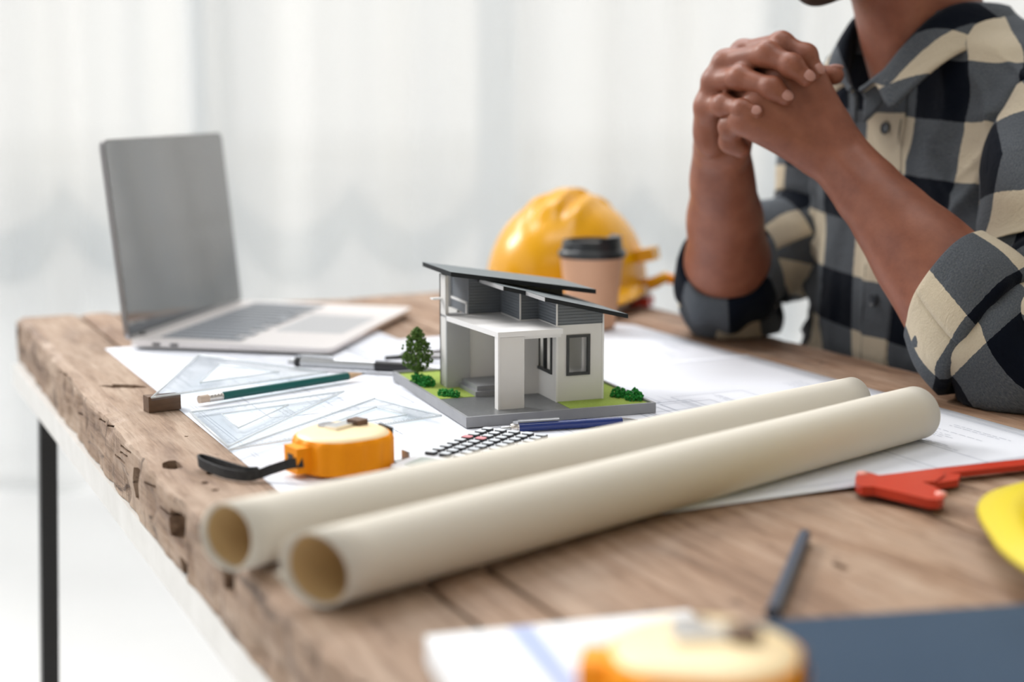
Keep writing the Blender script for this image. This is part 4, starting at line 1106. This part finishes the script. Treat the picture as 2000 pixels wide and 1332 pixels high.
RF_ = [([RM['i'], D(1526, 86, 1.385), D(1574, 108, 1.372), D(1593, 138, 1.367)], (.0105, .0102, .0092, .0078)),
       ([RM['m'], D(1498, 106, 1.372), D(1546, 128, 1.354), D(1574, 152, 1.351)], (.0108, .0105, .0093, .0080)),
       ([RM['r'], D(1446, 152, 1.380), D(1507, 172, 1.356), D(1533, 190, 1.353)], (.0105, .0102, .0090, .0077)),
       ([RM['p'], D(1413, 206, 1.390), D(1450, 213, 1.367), D(1478, 219, 1.360)], (.0098, .0094, .0080, .0068)),
       ([D(1440, 235, 1.45), D(1505, 168, 1.437), D(1572, 150, 1.417), D(1629, 147, 1.402)], (.014, .0120, .0108, .0092))]
for pts, rad in RF_: fa.chain(pts, rad, .005, .005)
# his left arm (nearer the camera)
forearm(fb, el, wl, [(.0, .032), (.12, .039), (.25, .0425), (.45, .0365), (.72, .0275), (1.0, .0215)], [((.012, 0, .012), .2, .6, .035, .026), ((-.010, -.006, -.012), .2, .6, .035, .025)])
fb.cone(lerp(el, wl, .8) + Vector((.006, 0, .006)), wl + Vector((.005, 0, .005)), .020, .0195, .012); fb.cone(lerp(el, wl, .8) + Vector((-.006, 0, -.006)), wl + Vector((-.006, 0, -.006)), .020, .0200, .012)
for t0, t1, off in ((.3, .98, (-.012, -.031, .002)), (.35, .92, (.012, -.030, .008))): fb.cone(lerp(el, wl, t0) + Vector(off), lerp(el, wl, t1) + Vector(off) * .58, .0045, .0038, .010)
fb.cone(el, UV(.85, .85, .13), .032, .036, .02)
LM = dict(i=D(1570, 134, 1.387), m=D(1523, 150, 1.379), r=D(1484, 190, 1.373), p=D(1458, 233, 1.373))
for k_, r0 in (('i', .0135), ('m', .013), ('r', .0128), ('p', .0125)): fb.cone(wl, LM[k_], .0175, r0, .016)
fb.cone(D(1590, 300, 1.385), LM['p'], .0175, .0135, .012); fb.cone(D(1620, 235, 1.392), LM['i'], .0165, .0135, .012)
for k_ in 'imrp': fb.cone(lerp(wl, LM[k_], .35) + Vector((0, -.0125, 0)), LM[k_] + Vector((0, -.0095, .002)), .0028, .0042, .008)
LF_ = [([LM['i'], D(1505, 104, 1.432), D(1464, 112, 1.460), D(1450, 135, 1.464)], (.0108, .0102, .0092, .0078)),
       ([LM['m'], D(1458, 132, 1.428), D(1420, 152, 1.450), D(1412, 180, 1.452)], (.0110, .0104, .0092, .0080)),
       ([LM['r'], D(1430, 180, 1.424), D(1396, 202, 1.443), D(1391, 226, 1.445)], (.0108, .0102, .0090, .0078)),
       ([LM['p'], D(1428, 247, 1.388), D(1427, 276, 1.398), D(1447, 291, 1.396)], (.0108, .0105, .0095, .0085)),
       ([D(1590, 225, 1.405), D(1560, 175, 1.425), D(1515, 150, 1.442), D(1480, 150, 1.452)], (.0140, .0118, .0106, .0092))]
for pts, rad in LF_: fb.chain(pts, rad, .005, .005)
Va, Fa = fa.mesh(); Vb, Fb = fb.mesh(); del fa, fb
# head, neck and trunk on a coarser grid
hc = UV(.660, .731, .490); Rm = np.array([[SIDE.x, FWD.x, 0], [SIDE.y, FWD.y, 0], [0, 0, 1]])
tl = math.radians(-14); Rt = Rm @ np.array([[1, 0, 0], [0, math.cos(tl), -math.sin(tl)], [0, math.sin(tl), math.cos(tl)]])
def HP(x, y, z): v = Rt @ np.array([x, y, z]); return hc + Vector(v)
fh = Field([.08, 1.15, TZ - .26], [.78, 1.95, TZ + .64], .0042)
fh.ell(HP(0, -.012, .045), Rt, (.078, .098, .092), .02); fh.ell(HP(0, .012, -.02), Rt, (.066, .082, .085), .03)
fh.ell(HP(0, .050, -.078), Rt, (.042, .042, .034), .03); fh.cone(HP(0, .084, -.100), HP(0, .080, -.096), .019, .019, .025)
for sx in (1, -1):
    fh.cone(HP(sx * .062, -.012, -.062), HP(sx * .022, .072, -.098), .018, .017, .025); fh.ell(HP(sx * .042, .068, -.022), Rt, (.024, .018, .020), .02)
    fh.ell(HP(sx * .081, -.012, -.005), Rt, (.010, .020, .032), .008); fh.cone(HP(sx * .048, .084, .034), HP(sx * .014, .094, .032), .009, .009, .014)
fh.cone(HP(0, .092, .024), HP(0, .116, -.022), .008, .013, .012); fh.ell(HP(0, .108, -.026), Rt, (.020, .014, .010), .008)
fh.ell(HP(0, .098, -.056), Rt, (.026, .012, .006), .006); fh.ell(HP(0, .096, -.068), Rt, (.023, .012, .007), .006)
nb_, nt_ = UV(.655, .845, .25), UV(.658, .775, .41)
fh.cone(nb_, nt_, .064, .058, .03)
for sx in (1, -1): fh.cone(UV(.655 + sx * .012, .775, .285), UV(.658 + sx * .045, .77, .40), .011, .012, .02)
fh.cone(UV(.48, .865, .225), UV(.84, .86, .22), .055, .055, .05); fh.ell(UV(.66, .875, .13), Rm, (.150, .095, .16), .05); fh.ell(UV(.66, .90, -.08), Rm, (.145, .100, .20), .06)
Vh, Fh = fh.mesh(); del fh
nA, nB = len(Va), len(Vb)
me = bpy.data.meshes.new('body'); VV = np.concatenate([Va, Vb, Vh]) - np.array(MO); FF = np.concatenate([Fa, Fb + nA, Fh + nA + nB])
me.from_pydata(VV.tolist(), [], FF.tolist()); body = smooth(link('body', me, M['skin'], man))
md = body.modifiers.new('soften', 'SMOOTH'); md.factor = .5; md.iterations = 2
# fingernails
def nail(dip, tip, r_, ref, s=1.0):
    d = (tip - dip).normalized(); n_ = (ref - d * ref.dot(d)).normalized(); x = d.cross(n_)
    c = tip + n_ * (r_ * .80) + d * (r_ * .12); bm = bmesh.new()
    bmesh.ops.create_uvsphere(bm, u_segments=16, v_segments=10, radius=1)
    R = Matrix((x * r_ * .66, d * r_ * .82, n_ * r_ * .30)).transposed().to_4x4(); bm.transform(Matrix.Translation(c - MO) @ R)
    obj('fingernail', bm, M['nail'], man, sm=True)
for (pts, rad), ref in zip(RF_, ((.25, -.7, .55), (.1, -.8, .5), (.1, -.85, .35), (.1, -.9, .25), (.0, .2, 1))): nail(pts[2], pts[3], rad[3], Vector(ref))
for (pts, rad), ref in zip(LF_, ((-.6, .6, .3),) * 4 + ((0, .2, 1),)): nail(pts[2], pts[3], rad[3], Vector(ref))
# eyes, hair and beard shadow (above the frame, but he has them)
for sx in (1, -1):
    bm = bmesh.new(); bmesh.ops.create_uvsphere(bm, u_segments=16, v_segments=10, radius=.0125); bm.transform(Matrix.Translation(HP(sx * .033, .080, .012) - MO)); obj('eye', bm, M['trim'], man, sm=True)
    bm = bmesh.new(); bmesh.ops.create_uvsphere(bm, u_segments=12, v_segments=8, radius=.006); bm.transform(Matrix.Translation(HP(sx * .033, .0875, .010) - MO)); obj('iris', bm, M['hair'], man, sm=True)
fh = Field([.15, 1.25, TZ + .30], [.70, 1.85, TZ + .66], .0042)
fh.ell(HP(0, -.022, .052), Rt, (.083, .098, .096), .01); vh, fq = fh.mesh()
keep = []; loc = (vh - np.array(hc)) @ Rt
ok_ = (loc[:, 2] > .02 + np.maximum(0, (loc[:, 1] - .02)) * 1.0) | (loc[:, 1] < -.05)
fq = fq[ok_[fq].all(axis=1)]; pobj('hair', (vh - np.array(MO)).tolist(), fq.tolist(), M['hair'], man, True)
fh = Field([.15, 1.25, TZ + .28], [.60, 1.75, TZ + .50], .003)
fh.cone(HP(0, .086, -.103), HP(0, .082, -.096), .0205, .0195, .02)
for sx in (1, -1): fh.cone(HP(sx * .058, .004, -.066), HP(sx * .022, .074, -.1), .0185, .0185, .02)
vh, fq = fh.mesh(); loc = (vh - np.array(hc)) @ Rt; ok_ = (loc[:, 2] < -.085 + .25 * np.abs(loc[:, 0])) & (loc[:, 1] > .035); fq = fq[ok_[fq].all(axis=1)]
pobj('beard', (vh - np.array(MO)).tolist(), fq.tolist(), M['beard'], man, True)

# ------------------------------------------------------------------ his shirt
PROF = [(-.26, .640, .965, .190, .140), (-.10, .640, .925, .198, .140), (0, .645, .896, .192, .136), (.10, .647, .884, .196, .125), (.18, .648, .872, .205, .112), (.235, .650, .862, .212, .102),
        (.275, .652, .852, .195, .092), (.305, .655, .842, .150, .080), (.328, .657, .832, .100, .071), (.345, .657, .826, .076, .066)]
def prof(z):
    for a, b in zip(PROF, PROF[1:]):
        if z <= b[0]:
            t = (z - a[0]) / (b[0] - a[0]); t = max(0, min(1, t)); t = t * t * (3 - 2 * t) * .4 + t * .6
            return [a[i] + (b[i] - a[i]) * t for i in range(1, 5)]
    return list(PROF[-1][1:])
def ring_pt(uc, vc, w_, d_, th):
    c, s = math.cos(th), math.sin(th); p = 2.35; r_ = 1 / (abs(c) ** p + abs(s) ** p) ** (1 / p)
    return uc + w_ * s * r_, vc - d_ * c * r_
def ridge(v, off=0.0, k=4.2):
    """soft cloth ridges: narrow raised folds between broad hollows"""
    n = mnoise.noise(v); return (1 - min(1, abs(n - off) * k)) ** 1.6
def folds_t(s, z):
    n1 = mnoise.noise(Vector((s * 7, z * 4, 1.3)))
    far_ = max(0, min(1, (abs(s) - .03) * 12)); arm = max(0, min(1, (abs(s) - .06) * 9))
    k = 1 if s > 0 else -1; w1 = .012 * mnoise.noise(Vector((s * 17, z * 17, 8)))
    s += w1; z += w1
    d1 = ridge(Vector(((s * .8 - k * z * .9) * 12 + 3, (s + k * z) * 2.2, 7.7)))
    d2 = ridge(Vector(((s + k * z * .45) * 19, (z - k * s * .3) * 4.5, 2.2)), .1)
    d3 = ridge(Vector((s * 25, z * 6.5, 5.5)), -.08)
    d4 = ridge(Vector(((s * .7 - k * z) * 24, (s + z) * 5, 3.3)), .05, 5)
    return .006 * n1 + far_ * (.010 * d1 + .007 * d2) + .004 * d3 + arm * .009 * d4 - .009
NT = 280
def torso_pt(th, z, off=0.0):
    uc, vc, w_, d_ = prof(z); u_, v_ = ring_pt(uc, vc, w_, d_, th); e = .01
    u2, v2 = ring_pt(uc, vc, w_, d_, th + e); tx, ty = u2 - u_, v2 - v_; L_ = math.hypot(tx, ty); nx_, ny_ = ty / L_, -tx / L_
    s = th * (w_ + d_) * .5; f = folds_t(s, z) * (1 - .8 * max(0, min(1, (z - .27) / .05))) + off
    # front opening at the neck: the shirt falls away into a V
    return UV(u_ + nx_ * f, v_ + ny_ * f, z), s
def mesh_grid(name, rows, uvs, m, parent, closed=True, solid=0.0):
    nr, nc = len(rows), len(rows[0]); V = [p - MO for r in rows for p in r]; F = []
    for j in range(nr - 1):
        for i in range(nc if closed else nc - 1):
            k = (i + 1) % nc; F.append((j * nc + i, j * nc + k, (j + 1) * nc + k, (j + 1) * nc + i))
    o = pobj(name, V, F, m, parent, True); attr_uv(o, [q for r in uvs for q in r])
    if solid: md = o.modifiers.new('thickness', 'SOLIDIFY'); md.thickness = solid; md.offset = 0
    return o
rows, uvs = [], []
for j in range(161):
    z = -.26 + .605 * j / 160; R_, q = [], []
    for i in range(NT):
        th = -PI + 2 * PI * (i + .5) / NT; zz = z
        # lower the neckline in front into a V
        if z > .262: zz = z - max(0, 1 - abs(th) / .62) * (z - .262) * .75
        p, s = torso_pt(th, zz); R_.append(p); g = folds_t(s, zz) + .009; q.append((s + .026 + 1.04 + .004 * math.sin(zz * 18) + .45 * g, zz - .19 + 1.14 + .010 * math.sin(s * 9) + .02 * abs(s) - .35 * g, 0))
    rows.append(R_); uvs.append(q)
shirt = mesh_grid('shirt', rows, uvs, M['plaid'], man)
# placket with buttons and stitching
def strip(name, s0, s1, z0, z1, off, m, n=60, k=4):
    rows, uvs = [], []
    for j in range(n + 1):
        z = z0 + (z1 - z0) * j / n; uc, vc, w_, d_ = prof(z); R_, q = [], []
        for i in range(k + 1):
            s = s0 + (s1 - s0) * i / k; th = s / ((w_ + d_) * .5); edge = -.0022 if i in (0, k) else 0
            p, _ = torso_pt(th, z, off + edge); R_.append(p); q.append((s + .026 + 1.04, z - .19 + 1.14, 0))
        rows.append(R_); uvs.append(q)
    return mesh_grid(name, rows, uvs, m, shirt, closed=False)
strip('placket', -.012, .022, -.24, .268, .0034, M['plaid'])
for s in (-.0088, .0188): strip('stitching', s, s + .0008, -.24, .262, .0036, M['thread'], k=1)
for z in (.232, .145, .058, -.03, -.12):
    uc, vc, w_, d_ = prof(z); p, _ = torso_pt(.005 / ((w_ + d_) * .5), z, .0052); p2, _ = torso_pt(.005 / ((w_ + d_) * .5), z + .01, .0052)
    n_ = (FWD + UP * .15).normalized(); bm = bmesh.new(); lathe(bm, [(.0035, .0002), (.0062, .0002), (.0066, .0014), (.0058, .0024), (.0044, .0016), (.0005, .0014)], 20)
    bm.transform(Matrix.Translation(p - MO) @ n_.to_track_quat('Z', 'Y').to_matrix().to_4x4()); obj('button', bm, M['button'], shirt, sm='auto')
# collar: stand and fold-over leaf with two points
rows, uvs = [], []
NC = 120
for j in range(15):
    s = j / 14; R_, q = [], []
    for i in range(NC + 1):
        th = math.radians(5) + (2 * PI - math.radians(10)) * i / NC; front = max(0, math.cos(th)); fr3 = max(0, (math.cos(th) - .25) / .75)
        ztop = .352 - .085 * front ** 3; zin = ztop - .030
        lf = max(0, min(1, (min(th, 2 * PI - th) - math.radians(15)) / math.radians(16))); lf = lf * lf * (3 - 2 * lf)
        if s < .35: t = s / .35; rr = .0655 + .004 * t; z = zin + (ztop - zin) * t
        else:
            t = (s - .35) / .65; drop = (.040 + .006 * fr3) * lf; rr = .0695 + .006 * math.sin(min(1, t * 3) * PI / 2) + .024 * t * lf; z = ztop + .003 * math.sin(min(1, t * 4) * PI) - drop * t
        uc, vc = .657, .822 - .012 * (1 - s)
        x = rr * math.sin(th); y = -rr * 1.02 * math.cos(th) - .010 * front
        if s >= .35 and fr3 > 0: x += (.016 if math.sin(th) > 0 else -.016) * lf * fr3 * (s - .35) / .65; y -= .004 * fr3
        R_.append(UV(uc + x, vc + y, z)); q.append((rr * (th - PI) + .54, (s - .35) * .075 + .090, 0))
    rows.append(R_); uvs.append(q)
collar = mesh_grid('collar', rows, uvs, M['plaid'], shirt, closed=False, solid=.0026)
# sleeves: bent tubes with gathered folds, then rolled cuffs
def sleeve(path, rad, seed, base_uv, amp=.006):
    P = catmull(path, 14); n = len(P); rows, uvs = [], []; L_ = 0; fr = frames(P); NS = 72; ro = rad
    for i, (p, x, y) in enumerate(fr):
        if i: L_ += (P[i] - P[i - 1]).length
        t = i / (n - 1) * (len(ro) - 1); k = min(int(t), len(ro) - 2); r_ = ro[k] + (ro[k + 1] - ro[k]) * (t - k); R_, q = [], []
        for j in range(NS):
            a = 2 * PI * j / NS
            f = mnoise.noise(Vector((L_ * 22, math.cos(a) * 1.3, math.sin(a) * 1.3 + seed))) * amp + amp * .8 * math.sin(L_ * 95 + 2.2 * math.cos(a + seed) + 2.5 * mnoise.noise(Vector((L_ * 8, a * .6, seed)))) * max(0, min(1, (L_ - .10) * 8))
            pt = p + (x * math.cos(a) + y * math.sin(a)) * (r_ + f)
            if pt.z < TZ + .0012: pt.z = TZ + .0012 + .0006 * abs(mnoise.noise(pt * 60))
            R_.append(pt); q.append((r_ * a + base_uv[0], L_ + base_uv[1], 0))
        # keep the seam of the pattern continuous
        rows.append(R_ + [R_[0].copy()]); uvs.append(q + [(r_ * 2 * PI + base_uv[0], L_ + base_uv[1], 0)])
    return mesh_grid('sleeve', rows, uvs, M['plaid'], shirt, closed=False, solid=.0012)
def cuff(c, axis, r0, r1, length, seed, base_uv, squash=1.0, tw=0.0, sl=.008):
    """band rolled back over the sleeve: c is the centre of its open rim, axis points to the elbow"""
    ax = axis.normalized(); x = ax.cross(UP).normalized(); y = ax.cross(x); NS, prof_ = 80, []
    for k in range(5): a = PI * k / 4; prof_.append((.004 - .004 * math.sin(a) * 1.4, r0 - .004 + .004 * (1 - math.cos(a))))
    for k in range(1, 9): t = k / 8; prof_.append((.004 + length * t, r0 + .004 + (r1 - r0) * t + .003 * math.sin(t * PI)))
    for k in range(1, 4): a = PI * k / 3; prof_.append((.004 + length + .004 * math.sin(a), r1 + .001 - .0045 * (1 - math.cos(a)) / 1))
    rows, uvs = [], []
    for k, (d, r_) in enumerate(prof_):
        R_, q = [], []
        for j in range(NS + 1):
            a = 2 * PI * j / NS; aa = a % (2 * PI)
            f = .0045 * mnoise.noise(Vector((math.cos(a) * 1.6, math.sin(a) * 1.6, seed + d * 18))) + .0022 * math.sin(9 * a + seed) * (d / length)
            slant = sl * math.sin(a)
            pt = c + ax * (d + slant) + (x * math.cos(a) + y * math.sin(a) * squash) * (r_ + f)
            if pt.z < TZ + .001: pt.z = TZ + .001
            R_.append(pt); q.append((.312 / (2 * PI) * a + base_uv[0] + d * tw, d + base_uv[1], 0))
        rows.append(R_); uvs.append(q)
    return mesh_grid('cuff', rows, uvs, M['plaid'], shirt, closed=False, solid=.0012)
fr_, fl_ = (wr - er).normalized(), (wl - el).normalized()
ebR = er - fr_ * .012 + Vector((0, .012, -.012)); ebL = el - fl_ * .010 + Vector((.012, 0, -.008))
sleeve([UV(.475, .865, .255), UV(.455, .870, .20), UV(.455, .845, .115), ebR + Vector((.026, .020, .058)), ebR + Vector((.004, .006, .004)), er + fr_ * .030, er + fr_ * .055], (.066, .074, .066, .055, .052, .050, .049), 1.0, (.02, .03), .005)
sleeve([UV(.825, .850, .250), UV(.845, .822, .19), UV(.862, .803, .11), ebL + Vector((.040, .015, .045)), ebL + Vector((.006, .002, .006)), el + fl_ * .028, el + fl_ * .048], (.068, .078, .072, .066, .060, .054, .052), 2.0, (.05, .02), .0065)
cuff(er + fr_ * .080, -fr_, .0495, .0535, .040, 1.3, (.03, .06), 1.0)
cuff(el + fl_ * .078, -fl_, .0505, .0570, .052, 4.2, (.018, .006), 1.05, sl=.016)

# ------------------------------------------------------------------ trousers, shoes and the stool under him (below the table edge)
bm = bmesh.new()
for sg in (-1, 1):
    hip = UV(.655 + sg * .085, .95, -.235); knee = UV(.655 + sg * .12, .56, -.235); foot = UV(.655 + sg * .13, .60, -.68)
    tube(bm, [p - MO for p in catmull([hip, lerp(hip, knee, .5), knee, knee + Vector((0, 0, -.12)), foot], 6)], [.085 - .045 * min(1, k / 22) for k in range(25)], 18)
tube(bm, [p - MO for p in (UV(.53, .95, -.22), UV(.655, .955, -.21), UV(.78, .95, -.22))], [.10, .135, .10], 20)
obj('trousers', bm, M['denim'], man, sm=True)
for sg in (-1, 1):
    bm = bmesh.new(); a = UV(.655 + sg * .13, .64, -.70); b = UV(.655 + sg * .14, .42, -.715)
    tube(bm, [p - MO for p in (a + Vector((0, 0, 0)), lerp(a, b, .25), lerp(a, b, .6), b)], [.028, .040, .038, .022], 14, sx=1, sy=.85); obj('shoe', bm, M['shoe'], man, sm=True)
st = thing('stool', 'round wooden stool under the man, mostly hidden behind the table edge', 'stool', UV(.655, .965, -TZ), TABLE_ROT)
bm = bmesh.new(); lathe(bm, [(.16, .375), (.175, .38), (.175, .405), (.165, .412)], 40); obj('seat', bm, M['stool'], st, bevel=.002, sm='auto')
for k in range(4):
    a = PI / 4 + k * PI / 2; bm = bmesh.new(); tube(bm, [(.19 * math.cos(a), .19 * math.sin(a), .0), (.12 * math.cos(a), .12 * math.sin(a), .378)], [.016, .018], 12); obj('leg', bm, M['stool'], st, sm='auto')
